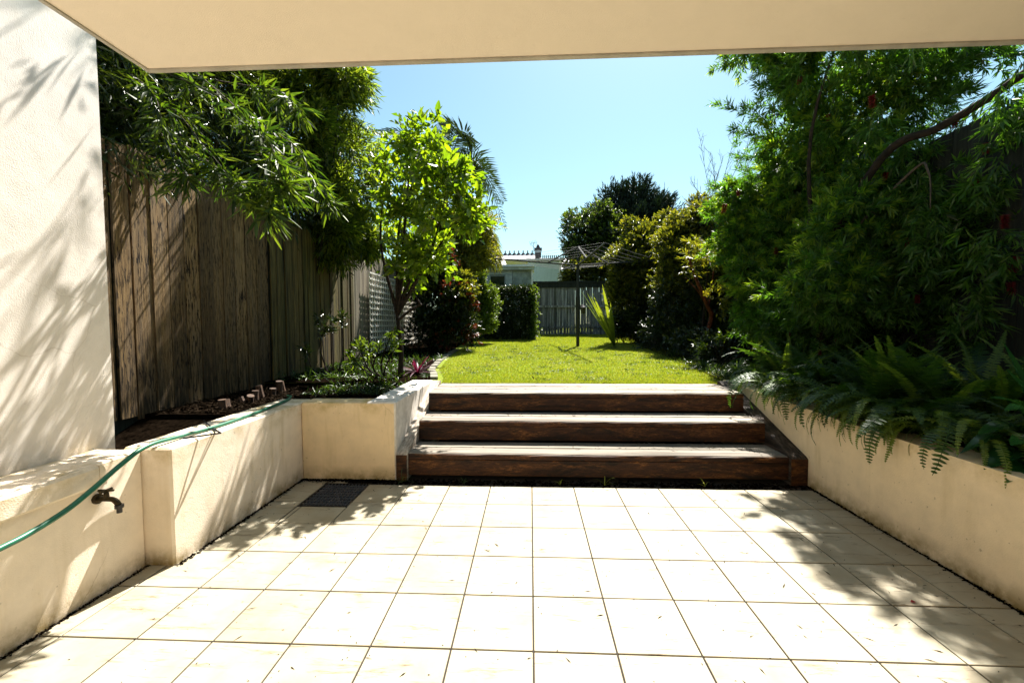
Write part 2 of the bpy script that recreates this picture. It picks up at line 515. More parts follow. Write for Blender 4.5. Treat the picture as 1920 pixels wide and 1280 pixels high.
M['teal'] = stucco('stained_teal_wall', (0.46, 0.56, 0.57), stain=(0.06, 0.12, 0.14), amt=1.0, ztop=None, zbot=3.2)
M['brick'] = plain('dark_brick', (0.05, 0.04, 0.045), 0.8)
M['cap'] = plain('grey_cap', (0.35, 0.37, 0.4), 0.6)

L_bam = leafmat('bamboo_leaf', [(0.045, 0.085, 0.012), (0.06, 0.11, 0.018), (0.09, 0.145, 0.02), (0.05, 0.10, 0.02)], 0.33, tgain=2.4, rough=0.32, spec=0.6)
L_bamh = leafmat('hanging_bamboo_leaf', [(0.025, 0.055, 0.010), (0.045, 0.085, 0.014), (0.11, 0.16, 0.02), (0.02, 0.045, 0.010), (0.15, 0.19, 0.03)], 0.42, tcol=(2.6, 2.8, 0.7), rough=0.5, spec=0.35, gain=0.75)  # brighter bamboo leaf copy; sun on the hanging sprays is painted into it
L_bam2 = leafmat('pale_bamboo_leaf', [(0.015, 0.03, 0.006), (0.05, 0.085, 0.012), (0.11, 0.16, 0.02), (0.2, 0.24, 0.03), (0.03, 0.05, 0.01)], 0.5, tcol=(2.6, 2.6, 0.8), rough=0.4, gain=0.95)
L_lime = leafmat('bright_broad_leaf', [(0.05, 0.10, 0.010), (0.10, 0.16, 0.013), (0.17, 0.23, 0.016), (0.06, 0.11, 0.012)], 0.5, tcol=(2.9, 2.9, 0.6), rough=0.33, gain=0.92)
L_bot = leafmat('bottlebrush_leaf', [(0.028, 0.07, 0.010), (0.045, 0.105, 0.015), (0.075, 0.145, 0.022), (0.012, 0.03, 0.006)], 0.42, tcol=(2.6, 2.9, 0.7), rough=0.38, spec=0.4, gain=1.15)
L_botlit = leafmat('sunlit_bottlebrush_leaf', [(0.11, 0.18, 0.02), (0.19, 0.25, 0.03)], 0.5, tcol=(2.9, 3.0, 0.7), rough=0.4, gain=0.95)  # brighter leaf copy; sunlight on the left of the crown is put into its colour
L_dark = leafmat('dark_shrub_leaf', [(0.018, 0.04, 0.008), (0.03, 0.06, 0.012), (0.045, 0.08, 0.015)], 0.28, rough=0.3, spec=0.6, gain=0.6)
L_yel = leafmat('yellow_green_leaf', [(0.08, 0.10, 0.012), (0.13, 0.14, 0.018), (0.19, 0.17, 0.025), (0.06, 0.08, 0.012)], 0.42, tcol=(2.3, 2.3, 0.6), gain=0.95)
L_grn = leafmat('fresh_green_leaf', [(0.05, 0.11, 0.015), (0.09, 0.17, 0.02), (0.12, 0.2, 0.03)], 0.42, tgain=2.2, gain=0.7)
L_red = leafmat('red_tip_leaf', [(0.20, 0.035, 0.02), (0.28, 0.07, 0.03), (0.24, 0.11, 0.03)], 0.4, tcol=(1.6, 0.8, 0.6))
L_con = leafmat('conifer_spray', [(0.010, 0.028, 0.010), (0.018, 0.045, 0.014)], 0.15, rough=0.6)
L_fern = leafmat('fern_pinna', [(0.03, 0.085, 0.012), (0.055, 0.135, 0.018)], 0.45, tgain=2.6, rough=0.5, gain=0.62)
L_fernt = leafmat('young_fern_pinna', [(0.08, 0.15, 0.02), (0.12, 0.2, 0.03)], 0.45, tgain=2.6, rough=0.5, gain=0.95)
L_palm = leafmat('palm_leaflet', [(0.025, 0.05, 0.02), (0.04, 0.085, 0.025)], 0.35, rough=0.35)
L_broad = leafmat('glossy_broad_leaf', [(0.012, 0.06, 0.018), (0.02, 0.09, 0.022)], 0.35, rough=0.22, spec=0.8, gain=1.2)
L_strap = leafmat('strap_leaf', [(0.14, 0.22, 0.03), (0.18, 0.26, 0.04)], 0.5, tgain=1.6, rough=0.4, gain=0.8)
L_pur = leafmat('purple_leaf', [(0.10, 0.012, 0.035), (0.16, 0.02, 0.05), (0.06, 0.01, 0.02)], 0.45, tcol=(2.0, 1.0, 1.4), gain=0.5)
L_grass = leafmat('grass_blade', [(0.11, 0.15, 0.012), (0.20, 0.26, 0.018), (0.27, 0.31, 0.025), (0.33, 0.29, 0.07)], 0.35, tcol=(1.5, 1.5, 0.45), rough=0.55, gain=1.25)
L_bed = leafmat('bed_grass_blade', [(0.015, 0.04, 0.01), (0.04, 0.10, 0.02), (0.08, 0.16, 0.03)], 0.4, tgain=1.8, rough=0.4, gain=0.7)
L_flow = leafmat('crimson_filament', [(0.22, 0.006, 0.006), (0.34, 0.012, 0.010)], 0.3, tcol=(1.5, 0.7, 0.7))
L_pink = leafmat('pink_petal', [(0.45, 0.02, 0.03), (0.6, 0.05, 0.06)], 0.3, tcol=(1.2, 0.8, 0.8))
L_yfl = leafmat('yellow_petal', [(0.6, 0.55, 0.03), (0.7, 0.62, 0.05)], 0.4, tcol=(1.2, 1.1, 0.6))


# ================================================================== STRUCTURE
# ground under everything
mesh('ground', [(-300, -300, -0.09), (300, -300, -0.09), (300, 400, -0.09), (-300, 400, -0.09)], [(0, 1, 2, 3)], M['soil'])['kind'] = 'structure'

# ---- patio with individual tiles
patio = mesh('patio', *(lambda b: (b.V, b.F))(MB().box(-2.9, 2.45, -6.0, 3.035, -0.07, -0.006).box(-2.9, -1.80, 3.035, 3.49, -0.07, -0.006).box(-1.405, 2.45, 3.035, 3.49, -0.07, -0.006).box(-2.9, 2.45, 3.49, 3.76, -0.07, -0.006)), M['grout'])
patio['kind'] = 'structure'
TW, X0, Y0 = 0.355, 0.010, 3.119
G = 0.0075


def tile_mesh(w0, w1, h0, h1, name='tile'):
    b = MB().box(w0, w1, h0, h1, -0.008, 0.0, 0.0018)
    me = bpy.data.meshes.new(name); me.from_pydata(b.V, [], b.F); me.update(); me.materials.append(M['tile'])
    return me


full = tile_mesh(G / 2, TW - G / 2, G / 2, TW - G / 2)
rest = MB()
R = random.Random(4)
GR = (-1.80, -1.405, 3.035, 3.49)      # drain grate opening
for r in range(-1, 24):
    ya = Y0 - TW * r
    yb = ya + TW
    for c in range(-8, 7):
        xa, xb = X0 + TW * c, X0 + TW * (c + 1)
        xmin = -2.055 if yb > 2.5 else -2.225
        y_lo, y_hi, x_lo, x_hi = ya, yb, max(xa, xmin), min(xb, 2.352)
        if x_hi - x_lo < 0.03: continue
        if r == -1: y_hi = min(yb, 3.4735)
        if y_hi - y_lo < 0.03: continue
        if r < 6:
            if x_lo < GR[1] - 0.02 and x_hi > GR[0] + 0.02 and y_lo < GR[3] - 0.02 and y_hi > GR[2] + 0.02:
                # tiles cut round the grate
                pieces = []
                if x_lo < GR[0] - 0.02: pieces.append((x_lo, GR[0] - 0.004, y_lo, y_hi))
                if x_hi > GR[1] + 0.02: pieces.append((GR[1] + 0.004, x_hi, y_lo, y_hi))
                mx0, mx1 = max(x_lo, GR[0]), min(x_hi, GR[1])
                if y_lo < GR[2] - 0.02: pieces.append((mx0, mx1, y_lo, GR[2] - 0.004))
            else:
                pieces = [(x_lo, x_hi, y_lo, y_hi)]
            for p in pieces:
                w_, h_ = p[1] - p[0], p[3] - p[2]
                if abs(w_ - TW) < 1e-4 and abs(h_ - TW) < 1e-4: me = full
                else: me = tile_mesh(G / 2, w_ - G / 2, G / 2, h_ - G / 2)
                o = link('tile', me, None, patio, (p[0], p[2], R.uniform(-0.0007, 0.0007)))
        else:
            rest.box(x_lo + G / 2, x_hi - G / 2, y_lo + G / 2, y_hi - G / 2, -0.008, 0.0)
# the cut row against the return wall
for (a, b_) in ((-2.04, -1.815), (-1.811, -1.62)):
    link('tile', tile_mesh(0, b_ - a, 0, 0.15 if a < -1.9 else 0.05), None, patio, (a, 3.478 if a < -1.9 else 3.496, -0.001))
rest.build('paving_behind', M['tile'], patio)['kind'] = 'stuff'

# ---- overhanging ceiling slab
cl = thing('ceiling', (0, -2, 2.6), None, None)
cl['kind'] = 'structure'
MB().box(-1.79, 3.4, -3.6, 1.905, 2.6, 2.95).build('ceiling_lining', M['ceiling'], cl)
MB().box(-1.79, 3.4, 1.905, 1.93, 2.592, 2.97).build('front_edge_strip', M['trim'], cl)
MB().box(-1.808, -1.79, -3.6, 1.93, 2.593, 2.97).build('side_edge_strip', M['trim'], cl)

# ---- tall white wall of the house
hw = thing('house_wall', (-2.6, 0.5, 0.68), 'tall white rendered house wall at the far left streaked with leaf shadows', 'wall')
MB().box(-2.78, -2.52, -4.0, 2.362, 0.60, 5.6, 0.008).build('wall_face', M['house'], hw)
bw = MB().box(-2.9, 3.6, -4.2, -3.9, -0.06, 2.6)
tag(bw.build('rear_house_wall', M['stucco']), 'cream rear wall of the house behind the tiled patio', 'wall')

# ---- left planter wall
lp = thing('planter_wall', (-2.2, 2.3, 0), 'cream rendered low wall on the left with the green hose lying on it', 'planter wall')
MB().box(-2.52, -2.24, -4.0, 2.2405, -0.05, 0.684, 0.010).build('near_wall', M['stucco'], lp)
MB().box(-2.2398, -2.205, -4.0, 1.985, 0.575, 0.682, 0.012).build('ledge_band', M['stucco'], lp)
nose = []
for k in range(9):
    a = math.pi / 2 * k / 8
    nose.append((1.985 + 0.03 * math.sin(a) * 1.0, 0.61 + 0.0715 * math.cos(a)))
MB().prism_yz([(1.98, 0.575), (1.98, 0.6815)] + [(y, z) for y, z in nose] + [(2.012, 0.575)], -2.2398, -2.208).build('ledge_nosing', M['stucco'], lp)
MB().box(-2.36, -2.07, 2.241, 3.78, -0.05, 0.692, 0.012).build('pilaster_wall', M['stucco'], lp)
rw = MB()
rw.box(-2.068, -1.212, 3.585, 3.80, -0.05, 0.695, 0.010)
rw.build('return_wall', M['stucco_b'], lp)
# cheek wall going up beside the steps
MB().box(-1.47, -1.205, 3.587, 5.02, -0.05, 0.701, 0.010).build('cheek_wall', M['house'], lp)

# ---- right planter wall
rp = MB()
prof = [(-4, -0.05), (5.15, -0.05), (5.15, 0.69), (3.2, 0.645), (-4, 0.62)]
rp.prism_yz(prof, 2.37, 2.60)
tag(rp.build('planter_wall', M['stucco_r']), 'cream rendered retaining wall on the right below the overhanging ferns', 'planter wall')

# ---- garden steps
st = thing('garden_steps', (0.5, 3.6, 0), 'dark brown timber sleeper steps climbing from the tiled patio to the lawn', 'steps')
SX0, SX1 = -1.10, 2.225


def rough_beam(x0, x1, y0, y1, z0, z1, seed, n=22, amp=0.004):
    """long timber with slightly wandering arrises"""
    r = random.Random(seed)
    b = MB()
    c = 0.008
    for i in range(n + 1):
        x = x0 + (x1 - x0) * i / n
        j = lambda: r.uniform(-amp, amp)
        b.V += [(x, y0 + j() * .5, z0), (x, y0 + j() * .5, z1 - c + j()), (x, y0 + c + j(), z1 + j() * .4), (x, y1 - c, z1 + j() * .4), (x, y1, z1 - c), (x, y1, z0)]
    for i in range(n):
        for k in range(6):
            a = i * 6 + k; d = i * 6 + (k + 1) % 6
            b.F.append((a, a + 6, d + 6, d))
    b.F.append((0, 1, 2, 3, 4, 5)); b.F.append(tuple(n * 6 + k for k in (5, 4, 3, 2, 1, 0)))
    return b


lv = [(3.60, 0.238, 3.965), (3.97, 0.448, 4.365), (4.37, 0.656, 5.045)]
for i, (yf, zt, yb) in enumerate(lv):
    hh = 0.19 if i else 0.197
    # riser = upper and lower sleeper, thin open joint between them
    rough_beam(SX0, SX1, yf, yf + 0.05, zt - hh, zt - 0.052, 10 + i).build('riser', M['sleeper'], st)
    rough_beam(SX0 + 0.002, SX1 - 0.002, yf - 0.002, yf + 0.05, zt - 0.0505, zt - 0.006, 40 + i).build('riser', M['sleeper'], st)
    nb = 3 if i == 2 else 2
    ws = (yb - yf) / nb
    for k in range(nb):
        rough_beam(SX0 + 0.004, SX1 - 0.004, yf + 0.006 + ws * k + (0.003 if k else 0), yf + ws * (k + 1), zt - 0.0045 - 0.045, zt + 0.0 + 0.001 * k, 70 + i * 5 + k, amp=0.003).build('tread', M['tread'], st)
# stringers
for (xa, xb) in ((-1.203, -1.103), (2.228, 2.368)):
    s = MB()
    s.prism_yz([(3.575, 0.0), (3.575, 0.232), (3.60, 0.246), (4.93, 0.700), (4.99, 0.700), (4.99, 0.0)], xa, xb)
    s.build('stringer', M['string'] if xa < 0 else M['string_shaded'], st)
    MB().box(xa + 0.002, xb - 0.002, 3.568, 3.5745, 0.0, 0.228).build('end_block', M['sleeper'], st)

# ---- soil of the planters and lawn
tag(MB().box(-3.6, -2.34, 3.45, 5.05, 0.2, 0.612).build('planter_soil', M['soil']), kind='structure')
tag(MB().prism_yz([(2.362, 0.1), (3.4495, 0.1), (3.4495, 0.58), (3.1, 0.44), (2.362, 0.36)], -3.6, -2.362).build('planter_soil', M['soil']), kind='structure')
tag(MB().box(-2.335, -1.475, 3.802, 5.05, 0.2, 0.622).build('planter_soil', M['soil']), kind='structure')
tag(MB().box(2.603, 6.5, -4.0, 5.05, 0.1, 0.575).build('planter_soil', M['soil']), kind='structure')


def sheet(name, pts, z_off, m, nx=1):
    V = [(x, y, lawn_z(y) + z_off) for x, y in pts]
    o = mesh(name, V, [tuple(range(len(V)))], m)
    o['kind'] = 'structure'
    return o


def lawn_ground():
    m, nt, b = newmat('turf')
    t = NT(nt)
    v = t.coord(rnd=False)
    n1 = t.noise(v, 2.2, 5, 0.6); n2 = t.noise(v, 60, 5, 0.75)
    c = t.mix((0.15, 0.215, 0.012), (0.24, 0.28, 0.022), t.ramp(n1, [(0.35, 0.0), (0.65, 1.0)]))
    c = t.mix(c, (0.34, 0.29, 0.11), t.mix(0.0, t.ramp(t.noise(v, 2.3, 5, 0.65), [(0.5, 0.0), (0.66, 1.0)]), 0.7))
    c = t.mix(c, (0.09, 0.12, 0.012), t.ramp(n2, [(0.42, 0.9), (0.6, 0.0)]))
    t.l(c, b.inputs['Base Color']); b.inputs['Roughness'].default_value = 0.9; b.inputs['Specular IOR Level'].default_value = 0.1
    t.l(t.bump(n2, 0.8, 0.02), b.inputs['Normal'])
    return m


M['turf'] = lawn_ground()
LAWN_L = [(-1.10, 5.05), (-1.18, 5.5), (-1.42, 6.3), (-1.55, 7.5), (-1.62, 9.0), (-1.75, 12.0), (-1.8, 14.0)]
sheet('lawn', [(-4.2, 5.05), (6.0, 5.05), (6.0, 30), (-4.2, 30)], -0.004, M['turf'])
sheet('garden_bed', [(-4.2, 5.0505), (-1.25, 5.0505), (-1.36, 5.5), (-1.60, 6.3), (-1.72, 7.5), (-1.80, 9.0), (-1.95, 12.0), (-1.98, 14.0), (-4.2, 14.0)], 0.008, M['soil'])
sheet('garden_bed', [(2.35, 5.06), (6.0, 5.06), (6.0, 30), (3.2, 30), (3.2, 17.0), (3.0, 14.0), (2.7, 9.0), (2.55, 6.5)], 0.008, M['soil'])

# stone edging of the left bed: single blocks
ed = thing('bed_edging', (-1.5, 7, 0.68), 'pale stone edging between the left garden bed and the lawn', 'edging')
Re = random.Random(8)
y = 5.35
while y < 9.5:
    ln = Re.uniform(0.28, 0.36)
    xs = lambda yy: np.interp(yy, [p[1] for p in LAWN_L], [p[0] for p in LAWN_L]) - 0.12
    x0_, x1_ = xs(y), xs(y + ln)
    z = lawn_z(y) + Re.uniform(0.02, 0.035)
    b = MB()
    b.prism_xy([(x0_ - 0.05, y + 0.005), (x0_ + 0.05, y + 0.005), (x1_ + 0.05, y + ln - 0.005), (x1_ - 0.05, y + ln - 0.005)], z - 0.1, z)
    b.build('stone', M['kerb'], ed)
    y += ln

# ---- drain grate
dg = thing('drain_grate', (-1.6, 3.26, 0), 'black metal grid drain cover set in the tiles by the planter corner', 'drain')
fr = MB()
x0, x1, y0, y1 = GR
fr.box(x0, x1, y0, y0 + 0.012, -0.03, 0.001); fr.box(x0, x1, y1 - 0.012, y1, -0.03, 0.001)
fr.box(x0, x0 + 0.012, y0 + 0.012, y1 - 0.012, -0.03, 0.001); fr.box(x1 - 0.012, x1, y0 + 0.012, y1 - 0.012, -0.03, 0.001)
fr.build('grate_frame', M['iron'], dg)
for k in range(1, 13):
    x = x0 + (x1 - x0) * k / 13
    MB().box(x - 0.0018, x + 0.0018, y0 + 0.013, y1 - 0.013, -0.03, -0.001).build('bar', M['grate'], dg)
for k in range(1, 9):
    yy = y0 + (y1 - y0) * k / 9
    MB().box(x0 + 0.013, x1 - 0.013, yy - 0.0022, yy + 0.0022, -0.03, 0.0005).build('cross_bar', M['grate'], dg)
MB().box(x0, x1, y0, y1, -0.0598, -0.0302).build('drain_pit', M['black'], dg)

# ================================================================== FENCES
RF = random.Random(21)


def board(x0, x1, y0, y1, z0, z1, face, seed, m, parent, name='board'):
    """paling with uneven edges and a worn top. face 'x': board lies in a YZ plane, thickness in x"""
    r = random.Random(seed)
    n = 5
    b = MB()
    for i in range(n + 1):
        t = i / n
        z = z0 + (z1 - z0) * t
        d1, d2 = r.uniform(-0.003, 0.003), r.uniform(-0.003, 0.003)
        tilt = (r.uniform(-0.012, 0.012)) if i == n else 0
        if face == 'x':
            b.V += [(x0, y0 + d1, z - tilt), (x1, y0 + d1, z - tilt), (x1, y1 + d2, z + tilt), (x0, y1 + d2, z + tilt)]
        else:
            b.V += [(x0 + d1, y0, z - tilt), (x1 + d2, y0, z + tilt), (x1 + d2, y1, z + tilt), (x0 + d1, y1, z - tilt)]
    for i in range(n):
        for k in range(4):
            a = i * 4 + k; d = i * 4 + (k + 1) % 4
            b.F.append((a, d, d + 4, a + 4))
    b.F.append((3, 2, 1, 0)); b.F.append(tuple(n * 4 + k for k in (0, 1, 2, 3)))
    return b.build(name, m, parent)


# left boundary fence, three stretches of different age
def left_fence(ya, yb, wlo, whi, m, label, x, ztop, seed, gaps=True):
    f = thing('paling_fence', (x, ya, 0.5), label, 'fence', 'stretches of the left boundary fence')
    r = random.Random(seed)
    y = ya
    i = 0
    while y < yb:
        wd = r.uniform(wlo, whi)
        g = r.choice([0.007, 0.012, 0.024]) if gaps else 0.004
        dx = r.uniform(-0.008, 0.016)
        board(x - 0.02 + dx, x + dx, y, min(y + wd - g, yb), 0.60 + r.uniform(-0.03, 0.02), ztop + r.uniform(-0.03, 0.03), 'x', seed * 100 + i, m, f)
        y += wd; i += 1
    MB().box(x - 0.050, x - 0.034, ya - 0.3, yb, 0.30, ztop - 0.05).build('added_dark_backing', M['rightpal'], f)  # dark sheet added so the gaps and foot of the fence read black
    for z in (0.85, 1.75, ztop - 0.25):
        MB().box(x - 0.12, x - 0.052, ya, yb, z, z + 0.075).build('rail', m, f)
    return f


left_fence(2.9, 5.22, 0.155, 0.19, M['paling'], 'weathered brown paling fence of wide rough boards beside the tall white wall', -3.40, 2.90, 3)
left_fence(5.22, 7.75, 0.10, 0.13, M['paling2'], 'olive mossy paling fence between the brown boards and the grey ones', -3.37, 2.84, 4)
left_fence(7.75, 13.6, 0.11, 0.14, M['paling3'], 'sunlit pale grey paling fence behind the lattice panel', -3.42, 2.98, 5, False)
# dark backing of the neighbour's garden: a second fence line far behind stays out of view

# lattice panel leaning on the grey fence
lt = thing('lattice_panel', (-3.3, 9.0, 0.7), 'pale timber lattice panel standing against the grey paling fence', 'trellis')
LY0, LY1, LZ0, LZ1 = 8.42, 11.9, 0.74, 2.46
nv = 26
for k in range(nv + 1):
    yy = LY0 + (LY1 - LY0) * k / nv
    MB().box(-3.335, -3.322, yy - 0.020, yy + 0.020, LZ0, LZ1).build('upright_slat', M['lattice'], lt)
for k in range(15):
    z = LZ0 + (LZ1 - LZ0) * k / 14
    MB().box(-3.3215, -3.309, LY0 - 0.02, LY1 + 0.02, z - 0.018, z + 0.018).build('cross_slat', M['lattice'], lt)

# back fence
bf = thing('paling_fence', (1.9, 16.5, 0.9), 'grey lapped paling fence with a dark capping across the end of the lawn', 'fence')
x = 0.13
i = 0
zb = lawn_z(16.5) - 0.02
while x < 3.95:
    wd = RF.uniform(0.10, 0.135)
    dy = 0.0 if i % 2 else 0.016
    board(x, x + wd - 0.006, 16.5 - dy, 16.515 - dy, zb, zb + 2.02 + RF.uniform(-0.02, 0.02), 'y', 900 + i, M['backpal'], bf)
    x += wd; i += 1
MB().box(0.10, 3.98, 16.41, 16.47, zb + 1.10, zb + 1.18).build('rail', M['backpal'], bf)
MB().box(0.10, 3.98, 16.44, 16.478, zb + 0.28, zb + 0.35).build('rail', M['backpal'], bf)
MB().box(0.06, 4.0, 16.40, 16.56, zb + 2.055, zb + 2.13).build('capping', M['rightpal'], bf)
MB().box(0.06, 4.0, 16.43, 16.478, zb + 1.88, zb + 2.0545).build('fascia_board', M['rightpal'], bf)
MB().box(0.02, 0.125, 16.40, 16.50, zb, zb + 2.2).build('post', M['backpal'], bf)
MB().box(3.02, 3.10, 16.36, 16.409, zb, zb + 1.9).build('post', M['rightpal'], bf)
br = MB(); br.tube([(3.06, 16.34, zb + 1.1), (3.95, 16.34, zb + 0.65)], 0.04, 4); br.build('brace', M['backpal'], bf)

# right boundary fence
rf = thing('paling_fence', (4.0, 6.0, 0.5), 'tall dark green paling fence along the right side behind the bottlebrush', 'fence')
y = -0.2; i = 0
while y < 16.4:
    wd = RF.uniform(0.13, 0.16)
    zt = 3.2 if y < 8.0 else 2.5
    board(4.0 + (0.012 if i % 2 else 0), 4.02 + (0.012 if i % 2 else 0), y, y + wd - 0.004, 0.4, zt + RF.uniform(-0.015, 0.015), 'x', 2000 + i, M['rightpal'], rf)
    y += wd; i += 1
for z in (0.9, 2.2):
    MB().box(4.034, 4.09, -0.2, 16.4, z, z + 0.08).build('rail', M['rightpal'], rf)

# ================================================================== BUILDINGS BEHIND
# sage green shed
sh = thing('shed', (-1.6, 15.2, 0.9), 'small sage green weatherboard shed with a flat white roof edge behind the hedge', 'shed')
SY = 15.2
Lx = at(840, 500, SY).x; Rx = at(999, 500, SY).x; Mx = at(961, 500, SY).x
ztop = at(950, 497, SY).z
MB().box(Lx, Rx - 0.01, SY + 0.045, SY + 3.2, 0.85, ztop - 0.12).build('shed_body', M['shedpanel'], sh)
zz = 0.95
while zz < ztop - 0.18:
    b = MB(); b.prism_xz([(Lx, zz), (Mx - 0.02, zz), (Mx - 0.02, min(zz + 0.165, ztop - 0.13)), (Lx, min(zz + 0.165, ztop - 0.13))], SY, SY + 0.043)
    wx0, wx1 = at(920, 530, SY).x, at(946, 530, SY).x
    wz1 = at(930, 518, SY).z
    if zz + 0.1 < wz1:
        b = MB(); b.box(Lx, wx0 - 0.03, SY, SY + 0.043, zz, zz + 0.165); b.box(wx1 + 0.03, Mx - 0.02, SY, SY + 0.043, zz, zz + 0.165)
    b.build('weatherboard', M['shed'], sh)
    zz += 0.172
wfr = MB()
wfr.box(wx0 - 0.028, wx0, SY - 0.012, SY + 0.044, wz1 - 1.0, wz1 + 0.03); wfr.box(wx1, wx1 + 0.028, SY - 0.012, SY + 0.044, wz1 - 1.0, wz1 + 0.03)
wfr.box(wx0, wx1, SY - 0.012, SY + 0.044, wz1, wz1 + 0.03)
wf = wfr.build('window_frame', M['shedpanel'], sh)
MB().box(wx0, wx1, SY + 0.01, SY + 0.03, wz1 - 1.0, wz1 - 0.001).build('window_pane', M['pane'], wf)
for (a, b_) in ((Mx, Mx + 0.34), (Mx + 0.345, Rx - 0.06)):
    MB().box(a, b_, SY + 0.005, SY + 0.04, 0.9, ztop - 0.13).build('wall_panel', M['shedpanel'], sh)
MB().box(Rx - 0.055, Rx, SY - 0.02, SY + 0.044, 0.9, ztop - 0.13).build('corner_trim', M['white'], sh)
rfz = MB(); rfz.prism_yz([(SY - 0.22, ztop - 0.09), (SY + 3.3, ztop + 0.1), (SY + 3.3, ztop + 0.17), (SY - 0.22, ztop - 0.01)], Lx - 0.1, Rx + 0.06)
rfz.build('roof_sheet', M['white'], sh)
MB().box(Lx - 0.1, Rx + 0.06, SY - 0.16, SY - 0.13, ztop - 0.19, ztop - 0.10).build('fascia', M['shed'], sh)

# stained teal wall building seen over the back fence
tw = thing('outbuilding', (1.2, 22, 1), 'low outbuilding with a streaked teal wall seen above the back fence', 'building')
a, b_ = at(1000, 500, 22), at(1048, 500, 22)
top = at(1024, 490, 22).z
MB().box(a.x - 0.3, b_.x, 22, 25.5, 0.5, top).build('wall', M['teal'], tw)
MB().box(b_.x + 0.005, b_.x + 0.13, 21.97, 25.5, 0.5, top + 0.02).build('corner_board', M['white'], tw)
MB().box(a.x - 1.5, b_.x + 0.25, 21.8, 25.7, top + 0.025, top + 0.13).build('roof_sheet', M['roof'], tw)

# house with ridge cresting and chimney
ho = thing('house', (0, 36, 0), 'distant house with a pale roof and dark finials along its ridge', 'house')
HY = 36
p0, p1 = at(880, 477, HY), at(1058, 487, HY)
rz = at(960, 478, HY).z
ez = at(960, 500, HY - 3).z
rr = MB()
xa = at(860, 478, HY).x; xb = at(1006, 478, HY).x
rr.V += [(xa - 1, HY, rz), (xb, HY, rz), (xb + 0.9, HY - 3.2, ez), (xa - 1, HY - 3.2, ez), (xb + 0.9, HY + 3.2, ez), (xa - 1, HY + 3.2, ez)]
rr.F += [(3, 2, 1, 0), (0, 1, 4, 5), (1, 2, 4)]
rr.build('roof', M['roof'], ho)
MB().box(xa - 1, xb + 0.6, HY - 2.9, HY + 2.9, 0, ez - 0.02).build('wall', M['shed'], ho)
for k in range(9):
    fx = at(939 + 8.4 * k, 477, HY).x
    b = MB(); b.box(fx - 0.13, fx + 0.13, HY - 0.06, HY + 0.06, rz - 0.02, rz + 0.14); b.box(fx - 0.05, fx + 0.05, HY - 0.04, HY + 0.04, rz + 0.14, rz + 0.36)
    b.build('finial', M['ridge'], ho)
MB().box(xa - 1, xb, HY - 0.08, HY + 0.08, rz - 0.03, rz + 0.045).build('ridge_capping', M['ridge'], ho)
ch = MB()
cx0, cx1 = at(1003, 470, 33.5).x, at(1014.5, 470, 33.5).x
cz = lambda py: at(1008, py, 33.5).z
ch.box(cx0, cx1, 33.2, 33.8, cz(500), cz(475), 0.02)
chm = ch.build('chimney', M['brick'], ho)
cm = (cx0 + cx1) / 2
MB().box(cx0 - 0.02, cx1 + 0.02, 33.18, 33.82, cz(475) + 0.005, cz(470)).build('chimney_band', M['cap'], chm)
MB().box(cx0 - 0.06, cx1 + 0.06, 33.14, 33.86, cz(470) + 0.004, cz(466)).build('chimney_cap', M['brick'], chm)
b = MB(); b.tube([(cm, 33.5, cz(466)), (cm, 33.5, cz(463)), (cm, 33.5, cz(460)), (cm, 33.5, cz(458))], [0.17, 0.15, 0.1, 0.03], 8); b.build('chimney_pot', M['brick'], chm)
an = thing('tv_antenna', (cx0 - 0.1, 33.3, cz(474)), 'thin television aerial on the distant chimney', 'antenna')
b = MB()
b.tube([(cx0 - 0.12, 33.3, cz(474)), (cx0 - 0.12, 33.3, cz(456))], 0.02, 4)
b.build('mast', M['steel'], an)
b = MB()
b.tube([at(993, 457, 33.3), at(1007, 454, 33.3)], 0.016, 4)
for k in range(5):
    q = at(994 + 2.8 * k, 456.9 - 0.6 * k, 33.3); b.tube([q + Vector((0.05, 0.3, -0.12)), q - Vector((0.05, 0.3, -0.12))], 0.012, 4)
b.build('boom', M['steel'], an)
b = MB(); b.tube([at(996, 459, 33.3), at(1003, 466, 33.3)], 0.014, 4); b.build('strut', M['steel'], an)
# second lower roof to the right of the chimney
h2 = thing('house', (2.4, 31, 0), 'lower pale roofed house wing right of the distant chimney', 'house')
q0, q1 = at(1012, 484, 31), at(1070, 484, 31)
b = MB(); b.V += [(q0.x, 31, q0.z), (q1.x, 31, q0.z), (q1.x + 0.6, 28.5, at(1040, 505, 28.5).z), (q0.x, 28.5, at(1040, 505, 28.5).z)]; b.F += [(3, 2, 1, 0)]
b.V += [(q0.x, 31.06, q0.z - 0.06), (q1.x, 31.06, q0.z - 0.06), (q1.x + 0.6, 28.5, at(1040, 505, 28.5).z - 0.08), (q0.x, 28.5, at(1040, 505, 28.5).z - 0.08)]; b.F += [(4, 5, 6, 7), (0, 1, 5, 4), (2, 3, 7, 6), (1, 2, 6, 5), (3, 0, 4, 7)]
b.build('roof', M['roof'], h2)
MB().box(q0.x, q1.x, 28.8, 30.9, 0, at(1040, 505, 28.5).z - 0.1).build('wall', M['white'], h2)
for k in range(9):
    fx = at(1018 + 3.6 * k, 484, 31).x
    MB().box(fx - 0.04, fx + 0.04, 30.96, 31.05, q0.z + 0.002, q0.z + 0.2).build('finial', M['ridge'], h2)

